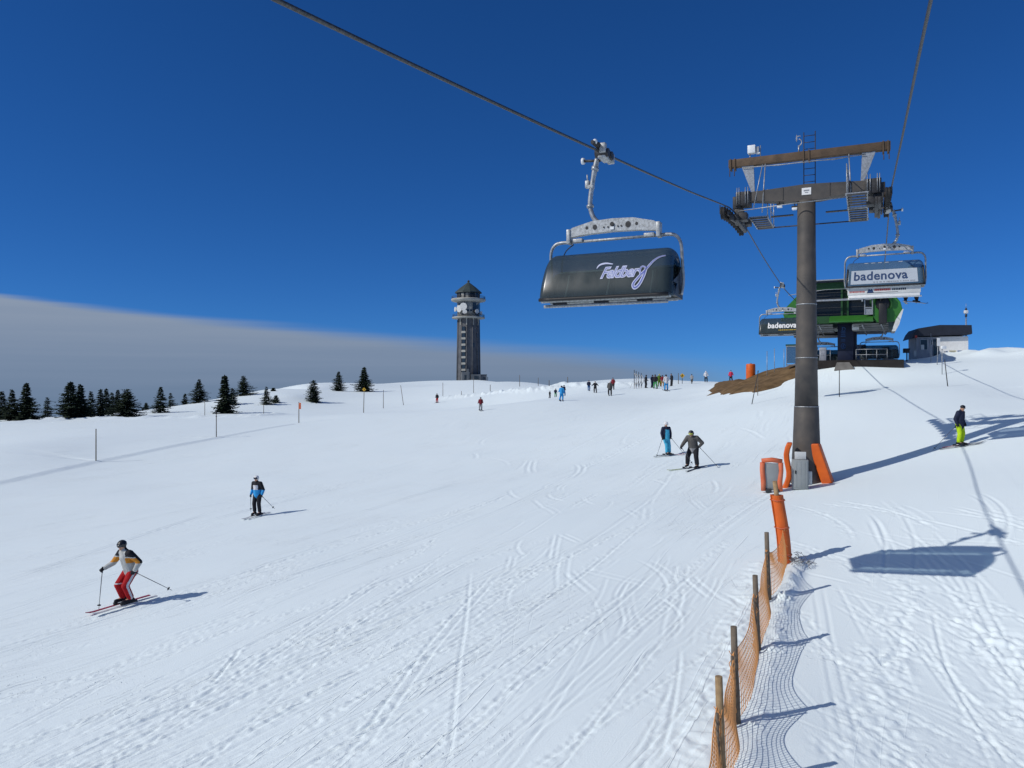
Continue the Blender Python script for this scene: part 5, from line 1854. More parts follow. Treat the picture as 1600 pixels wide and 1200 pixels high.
# ------------------------------------------------------------------ net fence with posts, padded end post
def build_fence():
    pts = [(p.x, p.y) for p in FENCE_XY]
    o = Vector((pts[2][0], pts[2][1], gz(*pts[2])))
    t = thing('net_fence', 'orange net fence on weathered wooden posts running down between piste and lift lane', 'fence', o)
    fp = [Vector((x, y, gz(x, y))) - o for x, y in pts]
    def fpos(s):                                                        # s in 0 .. 5
        i = min(int(s), len(fp) - 2)
        return fp[i].lerp(fp[i + 1], s - i)
    hts = [1.24, 1.55, 1.5, 1.42, 1.5, 1.2]
    tops = []
    for i in range(5):
        b = fp[i]; h = hts[i]
        lean = Vector((-0.045, 0.02 * (i % 2), 0))
        m = MB(); m.tube([b + Vector((.03, 0, -.4)), b + lean * .5 + Vector((0, 0, h * .5)), b + lean + Vector((0, 0, h))], [.055, .052, .048], 10)
        m.build('post', 'wood_tan' if i in (0, 1) else 'wood_grey', t)
        m = MB(); m.tube([b + Vector((-.06, -.14, -.4)), b + Vector((-.11, -.13, h * .73))], [.024, .022], 7); m.build('stake', 'wood_grey', t)
    # netting: strands of plastic, sagging between the posts
    rng = random.Random(9)
    m = MB()
    NX = 27
    NZ = 11
    grid = []
    for sgm in range(5):
        for a in range(NX + (1 if sgm == 4 else 0)):
            f = a / NX
            s = sgm + f
            b = fpos(s)
            h0, h1 = max(1.5, hts[sgm]) * .74 if sgm == 0 else hts[sgm] * .74, hts[sgm + 1] * .74
            h = h0 + (h1 - h0) * f - .30 * math.sin(math.pi * f) ** 0.9
            dirv = fp[sgm + 1] - fp[sgm]; nrm = Vector((dirv.y, -dirv.x, 0)).normalized()
            col = []
            for r_ in range(NZ):
                q = r_ / (NZ - 1)
                bulge = (.05 * math.sin(math.pi * f) * math.sin(q * math.pi) + .02 * math.sin(s * 9 + q * 3) + .10 * (1 - q) ** 2 * math.sin(math.pi * f))
                sag = .03 * math.sin(f * math.pi * 3 + r_)
                col.append(b + nrm * bulge + Vector((-.06 * q, 0, .02 + h * q + sag * q * (1 - q))))
            grid.append(col)
    def strand(a, b, w):
        d = b - a
        if d.length < 1e-5: return
        d.normalize()
        n = d.cross(Vector((.9, -.3, .1)))
        if n.length < .05: n = d.cross(Vector((0, 1, 0)))
        n.normalize()
        q = d.cross(n)
        o_ = len(m.v)
        for p in (a, b):
            m.v += [p + n * w, p + q * w, p - n * w, p - q * w]
        for k in range(4): m.f.append((o_ + k, o_ + (k + 1) % 4, o_ + 4 + (k + 1) % 4, o_ + 4 + k)); m.m.append(0); m.sm.append(False)
    for i, c in enumerate(grid):
        for r_ in range(NZ):
            if r_ + 1 < NZ: strand(c[r_], c[r_ + 1], .0064)
            if i + 1 < len(grid): strand(c[r_], grid[i + 1][r_], 0.0050 if r_ < NZ - 1 else .009)
    # net bunched up where it is tied to the posts
    for i in range(6):
        b = fp[i]
        for k in range(3):
            prev = None
            for q in range(12):
                p = b + Vector((-.07 + rng.uniform(-.05, .05), -.06 + rng.uniform(-.06, .06), .05 + hts[i] * .72 * q / 11))
                if prev: strand(prev, p, .006)
                prev = p
    net = m.build('net', 'orange_net', t, fix=False)
    m = MB()
    rng = random.Random(19)
    # bunched end of the net left lying at the padded post
    for k in range(40):
        p = fp[5] + Vector((rng.uniform(0.0, .5), rng.uniform(-.5, .3), .02 + rng.uniform(0, .14)))
        for q in range(6):
            p2 = p + Vector((rng.uniform(-.10, .10), rng.uniform(-.10, .10), rng.uniform(-.06, .06)))
            o_ = len(m.v); d = Vector((.006, .004, .006))
            m.tube([p, p2], .006, 4)
            p = p2
    m.build('net_end', 'cloth_lightgrey', t, fix=False)


build_fence()


def build_padded_post():
    p = FENCE_XY[5] - Vector((.02, -.05, 0))
    t = thing('padded_post', 'wooden post wrapped in a split orange pad at the upper end of the net fence', 'padded post', p)
    lean = Vector((-.20, .02, 0))
    m = MB(); m.tube([Vector((.02, 0, -.4)), lean * .7 + Vector((0, 0, 1.2)), lean * 1.25 + Vector((0, 0, 2.05))], [.07, .065, .055], 10); m.build('post', 'wood_tan', t)
    m = MB()
    n = 8
    vs = []; fs = []
    seg = 22
    for k in range(n + 1):
        f = k / n
        c = lean * f * 1.05 + Vector((.03 * math.sin(f * 3), 0, .02 + 1.68 * f))
        for rr in (.165, .12):
            for j in range(seg):
                a = R(205) + R(334) * j / (seg - 1)
                w = rr * (1.02 - .06 * f) * (1 + .04 * math.sin(3 * a + f * 7))
                vs.append(c + Vector((math.cos(a) * w, math.sin(a) * w, 0)))
    for k in range(n):
        for j in range(seg - 1):
            a0 = k * 2 * seg + j; b0 = (k + 1) * 2 * seg + j
            fs.append((a0, a0 + 1, b0 + 1, b0))
            fs.append((a0 + seg, b0 + seg, b0 + seg + 1, a0 + seg + 1))
        for j in (0, seg - 1):
            a0 = k * 2 * seg + j; b0 = (k + 1) * 2 * seg + j
            fs.append((a0, b0, b0 + seg, a0 + seg))
    for k in (0, n):
        for j in range(seg - 1):
            a0 = k * 2 * seg + j
            fs.append((a0, a0 + seg, a0 + seg + 1, a0 + 1))
    m.add(vs, fs, 0, False)
    pad = m.build('pad', 'orange_pad', t)
    for f in (.12, .52, .93):
        c = lean * f * 1.05 + Vector((.03 * math.sin(f * 3), 0, .02 + 1.68 * f))
        q = MB(); q.tube([c + Vector((math.cos(a) * .176, math.sin(a) * .176, .012 * math.sin(4 * a))) for a in np.linspace(R(205), R(539), 24)], .013, 6); q.build('strap', 'orange_faded', pad)


build_padded_post()

# ------------------------------------------------------------------ people
def grown(shapes, voxel, smooth=3):
    """join capsules and balls into one continuous skin; returns vertices and faces"""
    mb = MB()
    for s in shapes:
        if s[0] == 'c':
            _, a, ra, b, rb = s
            a = Vector(a); b = Vector(b)
            d = b - a
            if d.length < 1e-4: continue
            pts = []; rs = []
            n = 4
            u = d.normalized()
            for k in range(n): 
                th = math.pi / 2 * (k + .3) / n
                pts.append(a - u * ra * math.cos(th)); rs.append(ra * math.sin(th))
            pts += [a, b]; rs += [ra, rb]
            for k in range(n - 1, -1, -1):
                th = math.pi / 2 * (k + .3) / n
                pts.append(b + u * rb * math.cos(th)); rs.append(rb * math.sin(th))
            mb.tube(pts, rs, 10)
        else:
            _, c, r = s
            mb.ball(c, r, 0, 2)
    me = bpy.data.meshes.new('skin')
    me.from_pydata(mb.v, [], mb.f)
    o = bpy.data.objects.new('skin', me)
    COL.objects.link(o)
    r = o.modifiers.new('join', 'REMESH'); r.mode = 'VOXEL'; r.voxel_size = voxel
    sm = o.modifiers.new('soft', 'SMOOTH'); sm.factor = .5; sm.iterations = smooth
    dg = bpy.context.evaluated_depsgraph_get()
    e = bpy.data.meshes.new_from_object(o.evaluated_get(dg))
    bpy.data.objects.remove(o); bpy.data.meshes.remove(me)
    return e


def skin_obj(name, shapes, voxel, mats, zone, parent, smooth=3):
    me = grown(shapes, voxel, smooth)
    me.name = name
    for m in mats: me.materials.append(MATS[m])
    if zone:
        for p in me.polygons:
            p.material_index = zone(p.center, p.normal)
    me.polygons.foreach_set('use_smooth', [True] * len(me.polygons))
    o = bpy.data.objects.new(name, me)
    COL.objects.link(o)
    o.parent = parent
    return o


STAND = dict(pelvis=(0, -.02, .96), chest=(0, .02, 1.30), neck=(0, .04, 1.47), head=(0, .07, 1.62), look=(0, 1, 0),
             sL=(-.185, .02, 1.41), eL=(-.27, -.02, 1.15), hL=(-.24, .14, .95), sR=(.185, .02, 1.41), eR=(.27, -.02, 1.15), hR=(.24, .14, .95),
             pL=(-.095, -.02, .92), kL=(-.12, .05, .52), aL=(-.13, 0, .14), pR=(.095, -.02, .92), kR=(.12, .05, .52), aR=(.13, 0, .14), tL=(-.13, .19, .07), tR=(.13, .19, .07))


def pose(**kw):
    d = dict(STAND)
    d.update(kw)
    return {k: Vector(v) for k, v in d.items()}


def person(label, loc, rz, P, scale=1.0, jacket=('cloth_navy',), trousers=('cloth_black',), jzone=None, tzone=None, hat='helmet', hatm='helmet_black', goggles=None, glove='cloth_black', boots='cloth_black', voxel=.016, group=None, slim=1.0, hem=.90, collar=None):
    t = thing('person', label, 'person', loc, rz, group, scale)
    near = voxel < .02
    look = P['look'].normalized()
    side = look.cross(Vector((0, 0, 1))).normalized()
    upv = side.cross(look)
    H = P['head']
    g = slim
    hd = lambda s, f, u: H + side * s + look * f + upv * u
    body = [('b', tuple(H), (.078, .09, .112)), ('c', hd(0, .03, -.06), .055, hd(0, .062, -.085), .035), ('c', P['neck'], .058, H, .06), ('c', P['chest'], .11, P['neck'], .06),
            ('c', P['pelvis'], .11, P['chest'], .12)]
    if near:
        body += [('c', hd(0, .085, .02), .014, hd(0, .108, -.022), .018), ('b', tuple(hd(-.082, -.005, -.01)), (.016, .022, .032)), ('b', tuple(hd(.082, -.005, -.01)), (.016, .022, .032)), ('c', hd(-.04, .07, .03), .016, hd(.04, .07, .03), .016)]
    for s in 'LR':
        body += [('c', P['s' + s], .055, P['e' + s], .042), ('c', P['e' + s], .042, P['h' + s], .032), ('c', P['p' + s], .085, P['k' + s], .055), ('c', P['k' + s], .055, P['a' + s], .042), ('c', P['a' + s], .04, P['t' + s], .035),
                 ('c', P['chest'] * .6 + P['neck'] * .4, .07, P['s' + s], .055), ('c', P['pelvis'], .09, P['p' + s], .085)]
    def bz(c, n):
        v = c - H
        f = v.dot(look); s = v.dot(side); u = v.dot(upv)
        if near and f > .055:
            if abs(abs(s) - .032) < .013 and abs(u - .012) < .009: return 1
            if abs(s) < .026 and abs(u + .062) < .009: return 2
        return 0
    skin_obj('body', body, min(voxel, .03) * (.8 if near else 1), ('skin', 'eye_dark', 'lips'), bz, t)
    # jacket
    J = [('c', P['pelvis'] + Vector((0, 0, hem - .96)) , .165 * g, P['chest'], .165 * g), ('c', P['chest'], .165 * g, P['chest'] * .45 + P['neck'] * .55, .115 * g), ('c', P['neck'] - Vector((0, 0, .04)), .085, P['neck'] + Vector((0, 0, .02)), .078)]
    for s in 'LR':
        J += [('c', P['chest'] * .4 + P['neck'] * .6, .10, P['s' + s], .088 * g), ('c', P['s' + s], .088 * g, P['e' + s], .070 * g), ('c', P['e' + s], .070 * g, P['e' + s].lerp(P['h' + s], .82), .055 * g),
              ('c', P['pelvis'] + Vector((.07 if s == 'R' else -.07, 0, hem - .96)), .135 * g, P['chest'] + Vector((.06 if s == 'R' else -.06, 0, -.02)), .13 * g)]
    skin_obj('jacket', J, voxel, jacket, jzone, t)
    T = [('c', P['pelvis'], .135 * g, P['pelvis'] + Vector((0, 0, -.06)), .13 * g)]
    for s in 'LR':
        T += [('c', P['p' + s], .118 * g, P['k' + s], .090 * g), ('c', P['k' + s], .090 * g, P['a' + s] + (P['k' + s] - P['a' + s]) * .14, .082 * g)]
    skin_obj('trousers', T, voxel, trousers, tzone, t)
    for s in 'LR':
        skin_obj('boot', [('c', P['a' + s] + (P['k' + s] - P['a' + s]) * .30, .066, P['a' + s], .062), ('c', P['a' + s] + (P['a' + s] - P['t' + s]) * .25 - Vector((0, 0, .06)), .058, P['t' + s], .05)], min(voxel, .03), (boots,), None, t)
        # gloved hand: palm, four curled fingers of unequal length and a thumb closing on the grip
        e, h = P['e' + s], P['h' + s]
        d = (h - e).normalized()
        sd = Vector((1, 0, 0)) if s == 'L' else Vector((-1, 0, 0))
        sd = (sd - d * sd.dot(d)).normalized()
        up_ = sd.cross(d)
        if up_.y < 0: up_ = -up_
        G = [('c', h - d * .06, .038, h + d * .03, .042)]
        if near:
            for k, L in enumerate((.055, .064, .060, .046)):
                b0 = h + d * .05 + up_ * (.036 - .024 * k)
                b1 = b0 + d * L * .5 + sd * L * .35
                b2 = b1 - d * L * .25 + sd * L * .55
                G += [('c', b0 - d * .02, .0165, b1, .0155), ('c', b1, .0155, b2, .0135)]
            G += [('c', h - d * .01 + up_ * .036, .017, h + d * .035 + up_ * .052 + sd * .03, .0155), ('c', h + d * .035 + up_ * .052 + sd * .03, .0155, h + d * .045 + up_ * .034 + sd * .062, .0135)]
        skin_obj('glove', G, .0085 if near else voxel, (glove,), None, t, 1 if near else 2)
    if hat == 'helmet':
        hs = [('b', tuple(hd(0, -.012, .035)), (.112, .122, .108)), ('c', hd(-.088, -.02, -.03), .034, hd(-.088, -.02, .03), .036), ('c', hd(.088, -.02, -.03), .034, hd(.088, -.02, .03), .036), ('c', hd(-.05, .09, .062), .018, hd(.05, .09, .062), .018)]
        skin_obj('helmet', hs, min(voxel, .025) * .9, (hatm,), None, t)
    elif hat == 'cap':
        skin_obj('cap', [('b', tuple(hd(0, -.005, .055)), (.098, .108, .085)), ('c', hd(-.045, .12, .055), .012, hd(.045, .12, .055), .012), ('c', hd(0, .08, .06), .03, hd(0, .14, .05), .012)], min(voxel, .025) * .8, (hatm,), None, t)
    elif hat == 'hair':
        skin_obj('hair', [('b', tuple(hd(0, -.03, .02)), (.09, .098, .105)), ('b', tuple(hd(0, .02, .07)), (.08, .08, .06))], min(voxel, .025), (hatm,), None, t)
    if goggles:
        gm = MB()
        n = 9
        vs = []
        for k in range(n):
            a = R(-62) + R(124) * k / (n - 1)
            for r0, u in ((.104, -.026), (.112, .0), (.110, .024), (.104, .044)):
                vs.append(hd(math.sin(a) * r0 * .92, math.cos(a) * r0 * 1.04, u + .012))
        fs = [(k * 4 + j, (k + 1) * 4 + j, (k + 1) * 4 + j + 1, k * 4 + j + 1) for k in range(n - 1) for j in range(3)]
        gm.add(vs, fs, 0, True)
        o = gm.build('goggles', goggles, t, fix=False)
        sf = o.modifiers.new('thick', 'SOLIDIFY'); sf.thickness = .012
    return t


def local_to_world(t, v, scale=1.0):
    return t.location + Euler((0, 0, t.rotation_euler.z)).to_matrix() @ (Vector(v) * scale)


def ski(label, p, heading, length=1.65, top='ski_black', base='ski_black', pitch=None, lift=0.0, group='skis'):
    """one ski lying on the snow through p, tip pointing along heading"""
    hd = Vector((heading[0], heading[1], 0)).normalized()
    a = p - hd * length * .46; b = p + hd * length * .54
    if lift == 0:
        a.z = gz(a.x, a.y) + .03; b.z = gz(b.x, b.y) + .03
        c = p.copy(); c.z = gz(p.x, p.y) + .03
        off = max(0.0, c.z - (a.z + (b.z - a.z) * .46)) + .012
        a.z += off; b.z += off
    rz = math.atan2(-hd.x, hd.y)
    t = thing('ski', label, 'ski', a, rz, group)
    slope = (b.z - a.z) / length
    m = MB()
    st = []
    n = 16
    for k in range(n + 1):
        f = k / n
        w = .052 - .014 * math.sin(math.pi * min(1, f * 1.05)) if f < .93 else .046 * (1 - (f - .93) / .07) ** .6 + .006
        z = slope * f * length + (0.9 * max(0, f - .90)) ** 1.3 * 1.0 * .9 + .006 * math.sin(math.pi * f)
        st.append((f * length, w, z))
    vs = []; fs = []; 
    for y, w, z in st: vs += [(-w, y, z), (w, y, z), (w, y, z + .016), (-w, y, z + .016)]
    for k in range(n):
        for j in range(4): fs.append((k * 4 + j, k * 4 + (j + 1) % 4, (k + 1) * 4 + (j + 1) % 4, (k + 1) * 4 + j))
    fs += [(3, 2, 1, 0), (n * 4, n * 4 + 1, n * 4 + 2, n * 4 + 3)]
    m.add(vs, fs, 0)
    for q in range(len(m.f)):
        if q < 4 * n and (q // 4) > n * .62: m.m[q] = 1
    m.build('blade', (top, base), t)
    m = MB()
    y0 = length * .46; z0 = slope * y0 + .016
    m.box((0, y0 + .15, z0 + .03), (.075, .10, .06), bev=.01); m.box((0, y0 - .17, z0 + .035), (.075, .13, .07), bev=.01); m.box((0, y0, z0 + .012), (.06, .3, .02))
    m.build('binding', 'black_plastic', t)
    return t


def ski_pole(label, hand, tip, shaft='pole_shaft', group='ski poles'):
    t = thing('ski_pole', label, 'ski pole', tip, 0, group)
    v = hand - tip
    u = v.normalized()
    m = MB(); m.tube([Vector((0, 0, 0)) - u * .05, v * .5, v], [.006, .010, .011], 8); m.build('shaft', shaft, t)
    m = MB(); m.tube([u * .05, u * .065, u * .08], [.045, .05, .02], 12); m.build('basket', 'black_plastic', t)
    m = MB(); m.tube([v - u * .10, v + u * .03, v + u * .06], [.017, .018, .022], 8); m.build('grip', 'rubber', t)
    return t


def rz_of(dx, dy):
    return math.atan2(-dx, dy)


def ground(p):
    p = Vector(p); p.z = gz(p.x, p.y)
    return p


# --- the skier in red trousers (nearest, left)
hdg = (-.58, -.81)
p = at(199, 945)
p.z += .06
sc = 1.0
PR = pose(pelvis=(0, -.10, .86), chest=(0, .02, 1.20), neck=(0, .08, 1.37), head=(.02, .13, 1.51), look=(-.12, .95, -.20),
          sL=(-.20, .04, 1.31), eL=(-.37, -.12, 1.08), hL=(-.29, -.02, .84), sR=(.19, .07, 1.30), eR=(.32, .20, 1.03), hR=(.40, .42, .90),
          pL=(-.10, -.09, .82), kL=(-.14, .13, .48), aL=(-.14, -.02, .13), pR=(.10, -.09, .82), kR=(.12, .18, .48), aR=(.12, .04, .13), tL=(-.14, .18, .07), tR=(.12, .24, .07))


def jz_red(c, n):
    arm = abs(c.x) > .235
    if c.z > 1.23 and not (n.y > .35 and abs(c.x) < .13): return 1                     # black yoke
    if arm and c.x < 0 and c.z > 1.06 and n.y < .35: return 1
    if (1.06 < c.z < 1.20) and (abs(c.x) > .13): return 2                                # orange flash
    return 0


def tz_red(c, n):
    if c.x < -.15 and -.35 < n.y < .15 and n.x < -.5: return 1                          # white side stripe
    if c.x > 0 and abs(c.z - .52) < .014: return 1
    return 0


T1 = person('skier in silver jacket with black and orange shoulders and red trousers, skiing down', p, rz_of(*hdg), PR, 1.03, ('cloth_silver', 'cloth_black', 'cloth_orange'), ('cloth_red', 'cloth_white'), jz_red, tz_red, 'helmet', 'helmet_black', 'lens_dark', voxel=.014, hem=.90, slim=1.08)
L1 = lambda v: local_to_world(T1, v, 1.03)
ski('white ski under the left boot of the skier in red trousers', L1((-.14, .05, 0)), (-.62, -.78), 1.68, 'ski_white', 'ski_white')
ski('red ski under the right boot of the skier in red trousers', L1((.12, .10, 0)), (-.62, -.78), 1.68, 'ski_red', 'ski_red')
tip = at(181, 947); tip.z += .05
ski_pole('pole planted downhill in the right hand of the skier in red trousers', L1(PR['hR'] + Vector((0, .02, .0))), ground(L1((.46, .50, 0))) + Vector((0, 0, .03)))
tipw = L1(PR['hL']) + Vector((.98, -.02, 0)); tipw.z = L1(PR['hL']).z - .47
ski_pole('pole trailing out behind from the left hand of the skier in red trousers', L1(PR['hL'] + Vector((0, .0, .0))), tipw)

# --- blue and black skier coming down on the left
hdg = (-.30, -.95)
p = at(402, 807); p.z += .06


def jz_blue(c, n):
    if c.z < 1.13 and abs(c.x) < .40: return 1 if (abs(c.x) < .2 or c.z < 1.12) else 0
    if 1.13 <= c.z < 1.34 and abs(c.x) < .125 and n.y > .0: return 2
    return 0


PB2 = pose(pelvis=(0, -.03, .94), hL=(-.29, .10, .88), eL=(-.29, -.04, 1.12), hR=(.28, .08, .88), eR=(.28, -.05, 1.12), kL=(-.12, .06, .52), kR=(.12, .06, .52))
T2 = person('skier in black jacket with white chest and bright blue waist, standing on the left piste', p, rz_of(*hdg), PB2, .98, ('cloth_black', 'cloth_blue', 'cloth_white'), ('cloth_black',), jz_blue, None, 'helmet', 'helmet_white', 'lens_dark', voxel=.016)
L2 = lambda v: local_to_world(T2, v, .98)
ski('pale ski under the left boot of the skier with the blue waist', L2((-.13, .03, 0)), hdg, 1.6, 'ski_white', 'ski_white')
ski('pale ski under the right boot of the skier with the blue waist', L2((.13, .03, 0)), hdg, 1.6, 'ski_white', 'ski_white')
ski_pole('pole hanging straight from the right hand of the skier with the blue waist', L2(PB2['hR']), ground(L2((.32, .02, 0))) + Vector((0, 0, .28)))
ski_pole('pole slanting away from the left hand of the skier with the blue waist', L2(PB2['hL']), ground(L2((-.62, -.34, 0))) + Vector((0, 0, .28)))

# --- cyan skier by the pylon
hdg = (.80, -.60)
p = at(1041, 713); p.z += .06


def jz_cyan(c, n):
    return 1 if (abs(c.x) < .13 and c.z < 1.33 and n.y > -.3) else 0


PC = pose(pelvis=(0, .0, .95), chest=(.03, .02, 1.29), neck=(.04, .03, 1.46), head=(.05, .05, 1.61), look=(.4, .9, -.1), kL=(-.14, .06, .52), kR=(.02, .07, .52), aL=(-.20, 0, .14), aR=(-.02, .02, .14), tL=(-.20, .19, .07), tR=(-.02, .21, .07),
          sL=(-.16, .02, 1.40), sR=(.21, .02, 1.40), hL=(-.20, .12, .92), hR=(.30, .12, .90))
T3 = person('skier in cyan ski suit with navy sleeves and a white helmet', p, rz_of(.35, -.93), PC, .99, ('cloth_navy', 'cloth_cyan'), ('cloth_cyan',), jz_cyan, None, 'helmet', 'helmet_white', None, voxel=.016)
L3 = lambda v: local_to_world(T3, v, .99)
ski('dark ski under the left boot of the cyan skier', L3((-.20, .05, 0)), hdg, 1.5, 'ski_black', 'ski_red')
ski('dark ski under the right boot of the cyan skier', L3((-.02, .05, 0)), (.93, -.36), 1.5, 'ski_black', 'ski_black')
ski_pole('pole slanting down to the right of the cyan skier', L3(PC['hL']), ground(L3(PC['hL']) + Vector((.62, -.15, 0))) + Vector((0, 0, .05)))
ski_pole('pole on the far side of the cyan skier, mostly hidden by the body', L3(PC['hR']), ground(L3((.42, -.25, 0))) + Vector((0, 0, .06)))

# --- grey skier in front of the cyan one
hdg = (-.80, -.60)
p = at(1083, 733); p.z += .06
PG = pose(pelvis=(0, -.06, .90), chest=(0, .08, 1.20), neck=(0, .16, 1.36), head=(0, .24, 1.48), look=(0, .9, -.35),
          sL=(-.20, .10, 1.30), eL=(-.40, -.02, 1.08), hL=(-.30, .10, .92), sR=(.20, .10, 1.30), eR=(.33, .26, 1.05), hR=(.36, .46, .90),
          pL=(-.10, -.05, .86), kL=(-.17, .10, .50), aL=(-.20, .06, .14), tL=(-.20, .26, .07), pR=(.10, -.05, .86), kR=(.20, .10, .50), aR=(.26, -.02, .14), tR=(.26, .18, .07))


def jz_grey(c, n):
    return 1 if c.z < .84 else 0


T4 = person('skier in grey jacket, black trousers and yellow goggles, legs apart near the pylon', p, rz_of(-.55, -.83), PG, 1.04, ('cloth_grey', 'cloth_lightgrey'), ('cloth_black',), jz_grey, None, 'helmet', 'helmet_black', 'lens_yellow', voxel=.016, hem=.84, slim=1.14)
L4 = lambda v: local_to_world(T4, v, 1.04)
ski('lime marked ski turned across under the right boot of the grey skier', L4((.26, .05, 0)), (-.99, -.10), 1.7, 'ski_black', 'ski_lime')
ski('black ski pointing downhill under the left boot of the grey skier', L4((-.20, .10, 0)), (-.72, -.69), 1.65, 'ski_black', 'ski_black')
ski_pole('pole held low in front by the right hand of the grey skier', L4(PG['hR']), ground(L4(PG['hR']) + Vector((.50, .02, 0))) + Vector((0, 0, .28)))
ski_pole('pole slanting out to the right from the left hand of the grey skier', L4(PG['hL']), ground(L4(PG['hL']) + Vector((.78, -.10, 0))) + Vector((0, 0, .10)))

# --- skier in lime trousers on the right
hdg = (.96, -.28)
p = at(1500, 698); p.z += .06
PL = pose(pelvis=(0, -.02, .92), head=(0, .10, 1.60), look=(.30, .9, -.42), eL=(-.27, -.03, 1.14), hL=(-.22, .10, .90), eR=(.28, -.06, 1.14), hR=(.27, .02, .90), kL=(-.14, .05, .50), kR=(.13, .06, .50))
T5 = person('skier in black jacket and lime trousers looking down, standing in the pylon shadow', p, rz_of(.55, -.83), PL, .96, ('cloth_navy',), ('cloth_lime',), None, None, 'cap', 'helmet_black', None, voxel=.016, hem=.86, slim=1.08)
L5 = lambda v: local_to_world(T5, v, .96)
ski('thin red ski under the left boot of the skier in lime trousers', L5((-.13, .03, 0)), hdg, 1.6, 'ski_red', 'ski_white')
ski('thin dark ski under the right boot of the skier in lime trousers', L5((.13, .03, 0)), hdg, 1.6, 'ski_black', 'ski_black')
ski_pole('pole slanting back to the left from the skier in lime trousers', L5(PL['hR']), ground(L5(PL['hR']) + Vector((-.78, .35, 0))) + Vector((0, 0, .06)))

# --- rider on the chair with the white panel: dark trousers, boots and skis hang below the seat
def build_rider():
    m3 = Euler((0, 0, LIFT)).to_matrix()
    base = CHAIR2.location + m3 @ Vector((.72, .10, -3.98))
    P = pose(pelvis=(0, -.10, .98), chest=(0, -.06, 1.30), neck=(0, -.03, 1.47), head=(0, .02, 1.62), pL=(-.10, -.04, .96), pR=(.10, -.04, .96), kL=(-.14, .40, .92), kR=(.16, .40, .92), aL=(-.18, .46, .50), aR=(.20, .42, .48), tL=(-.18, .64, .42), tR=(.20, .60, .40),
             hL=(-.2, .30, 1.02), hR=(.2, .30, 1.02), eL=(-.28, .02, 1.14), eR=(.28, .02, 1.14))
    t = person('rider in dark clothes on the badenova chair, only boots and skis showing below', base, LIFT, P, 1.0, ('cloth_black',), ('cloth_black',), None, None, 'helmet', 'helmet_black', None, voxel=.022)
    for s, a in (('L', 'left'), ('R', 'right')):
        f = local_to_world(t, P['a' + s] + Vector((0, 0, -.12)))
        dirn = m3 @ Vector((.55 if s == 'R' else .1, .9, 0))
        ski('dark ski hanging from the %s boot of the chair rider' % a, f, (dirn.x, dirn.y), 1.5, 'ski_black', 'ski_black', lift=1)


build_rider()

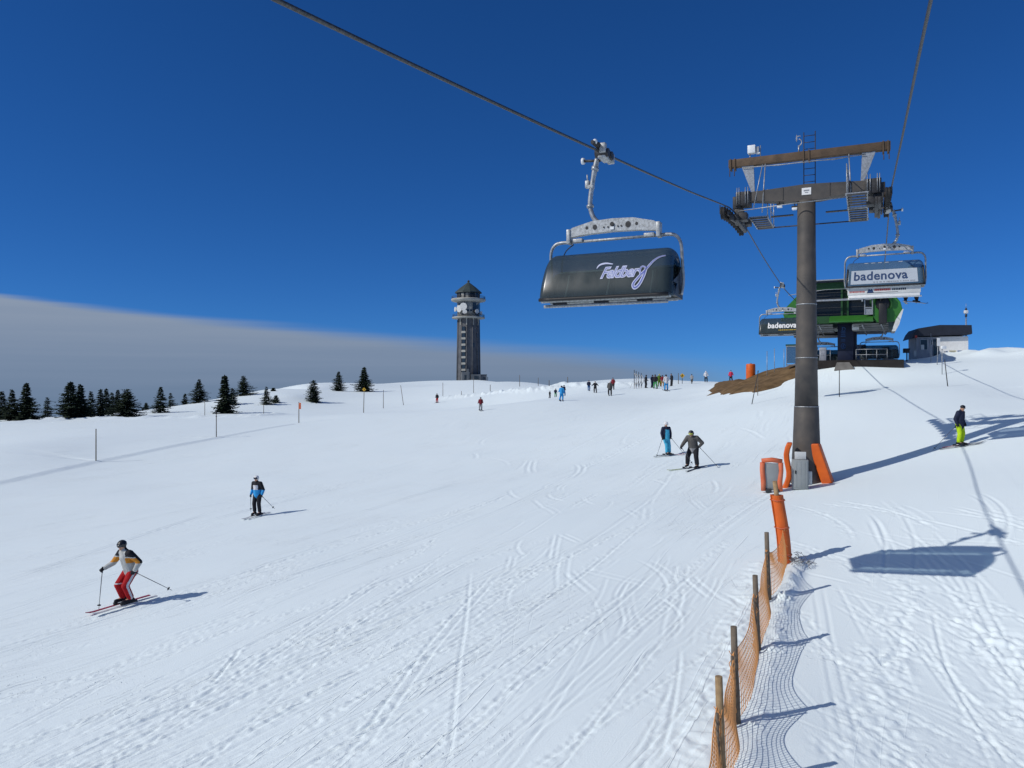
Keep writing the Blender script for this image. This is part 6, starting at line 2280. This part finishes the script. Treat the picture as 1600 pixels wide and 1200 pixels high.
# --- people far up the piste
FAR = [  # px, head, feet, jacket, trousers, hat, hat colour, facing, label
    (683, 614.5, 629.5, 'black', 'red', 'helmet', 'helmet_black', (-.4, -.9), 'distant skier in black top and red trousers at the far piste edge'),
    (751, 620.5, 641.5, 'darkred', 'lightgrey', 'helmet', 'helmet_black', (.2, -1), 'distant skier in dark red jacket and pale trousers below the tower'),
    (859, 610.5, 622, 'black', 'black', 'helmet', 'helmet_black', (.7, -.6), 'small child in black at the left of the blue dressed skiers'),
    (868, 607, 620.5, 'navy', 'green', 'helmet', 'helmet_black', (.3, -.9), 'small child in green trousers between the black child and the blue skier'),
    (877.5, 602.5, 626.5, 'blue', 'blue', 'helmet', 'helmet_black', (.1, 1), 'adult all in bright blue standing in front of the children'),
    (881, 601.5, 619, 'navy', 'midblue', 'helmet', 'helmet_black', (.5, -.8), 'adult in navy half hidden behind the bright blue one'),
    (920, 594, 611, 'navy', 'jeans', 'cap', 'helmet_black', (.2, -.9), 'person in dark jacket and blue trousers on the flat, left one of a pair'),
    (930, 595.5, 614, 'black', 'black', 'hair', 'bark', (-.3, -.9), 'person all in black holding the arms out, right one of a pair'),
    (953, 595, 618, 'grey', 'black', 'helmet', 'helmet_white', (.1, 1), 'person in grey jacket and white helmet seen from behind'),
    (958, 590, 609, 'darkred', 'black', 'cap', 'helmet_black', (-.5, -.8), 'person in dark red and black behind the white helmet'),
    (1009, 585.5, 606.5, 'black', 'black', 'helmet', 'helmet_black', (1, .2), 'person in black beside the upright poles, head of the crowd'),
    (1019, 585.5, 606, 'navy', 'navy', 'helmet', 'helmet_black', (.6, -.7), 'person in navy second from the upright poles in the crowd'),
    (1024, 585, 607.5, 'black', 'green', 'helmet', 'helmet_black', (-.5, -.7), 'person in black jacket and green trousers in the crowd'),
    (1030, 584, 604, 'olive', 'olive', 'helmet', 'lens_yellow', (.2, -.9), 'person in olive with a yellow hat in the middle of the crowd'),
    (1035, 586, 604, 'darkred', 'tan', 'helmet', 'helmet_black', (.2, .9), 'person in tan trousers and dark red top in the crowd'),
    (1041, 585, 610.5, 'white', 'blue', 'helmet', 'helmet_black', (-.2, 1), 'person in white jacket and bright blue trousers in front of the crowd'),
    (1049.5, 583.5, 603.5, 'black', 'black', 'cap', 'helmet_black', (-.9, -.3), 'person all in black standing apart at the right of the crowd'),
    (1081, 584.5, 599.5, 'lightgrey', 'grey', 'helmet', 'helmet_black', (-.6, -.7), 'person in grey striding along the crest right of the yellow board'),
    (1103, 579.5, 597.5, 'white', 'black', 'helmet', 'helmet_white', (-.2, -.9), 'person in white jacket and black trousers on the crest'),
    (1142, 577, 595.5, 'pink', 'black', 'cap', 'helmet_black', (-.2, -.9), 'person in red jacket on the crest beside the earth bank'),
]
rng = random.Random(77)
for i, (px, hy, fy, jk, tr, hat, hm, fc, lab) in enumerate(FAR):
    p = at(px, fy)
    h = (fy - hy) / F * p.y
    s = max(.45, min(1.18, h / 1.76))
    q = rng.uniform
    PP = pose(hL=(-.26 - q(0, .12), q(0, .25), .90 + q(0, .15)), hR=(.26 + q(0, .12), q(0, .25), .90 + q(0, .15)), kL=(-.12 - q(0, .05), q(0, .10), .52), kR=(.12 + q(0, .05), q(0, .10), .52), aL=(-.12 - q(0, .12), q(-.1, .1), .12), aR=(.12 + q(0, .1), q(-.1, .1), .12))
    if 'arms out' in lab: PP['hL'] = Vector((-.5, .15, 1.05)); PP['hR'] = Vector((.5, .15, 1.05)); PP['eL'] = Vector((-.36, 0, 1.2)); PP['eR'] = Vector((.36, 0, 1.2))
    if 'striding' in lab: PP['aL'] = Vector((-.12, .30, .12)); PP['aR'] = Vector((.12, -.30, .14)); PP['tL'] = Vector((-.12, .48, .07)); PP['tR'] = Vector((.12, -.12, .07))
    o = person(lab, p, rz_of(*fc), PP, s, ('cloth_' + jk,), ('cloth_' + tr,), None, None, hat, hm, None, voxel=.036, group='people far up the piste', slim=1.12)
    if i in (0, 1, 4, 8, 15):
        for sd_, nm in ((-.13, 'left'), (.13, 'right')):
            ski('distant ski under the %s boot of the %s' % (nm, ('skier in red trousers at the piste edge', 'skier in dark red jacket', '', '', 'adult in bright blue', '', '', '', 'person in white helmet', '', '', '', '', '', '', 'person in bright blue trousers')[i]), local_to_world(o, (sd_, .03, 0), s), fc, 1.6, 'ski_black', 'ski_black')
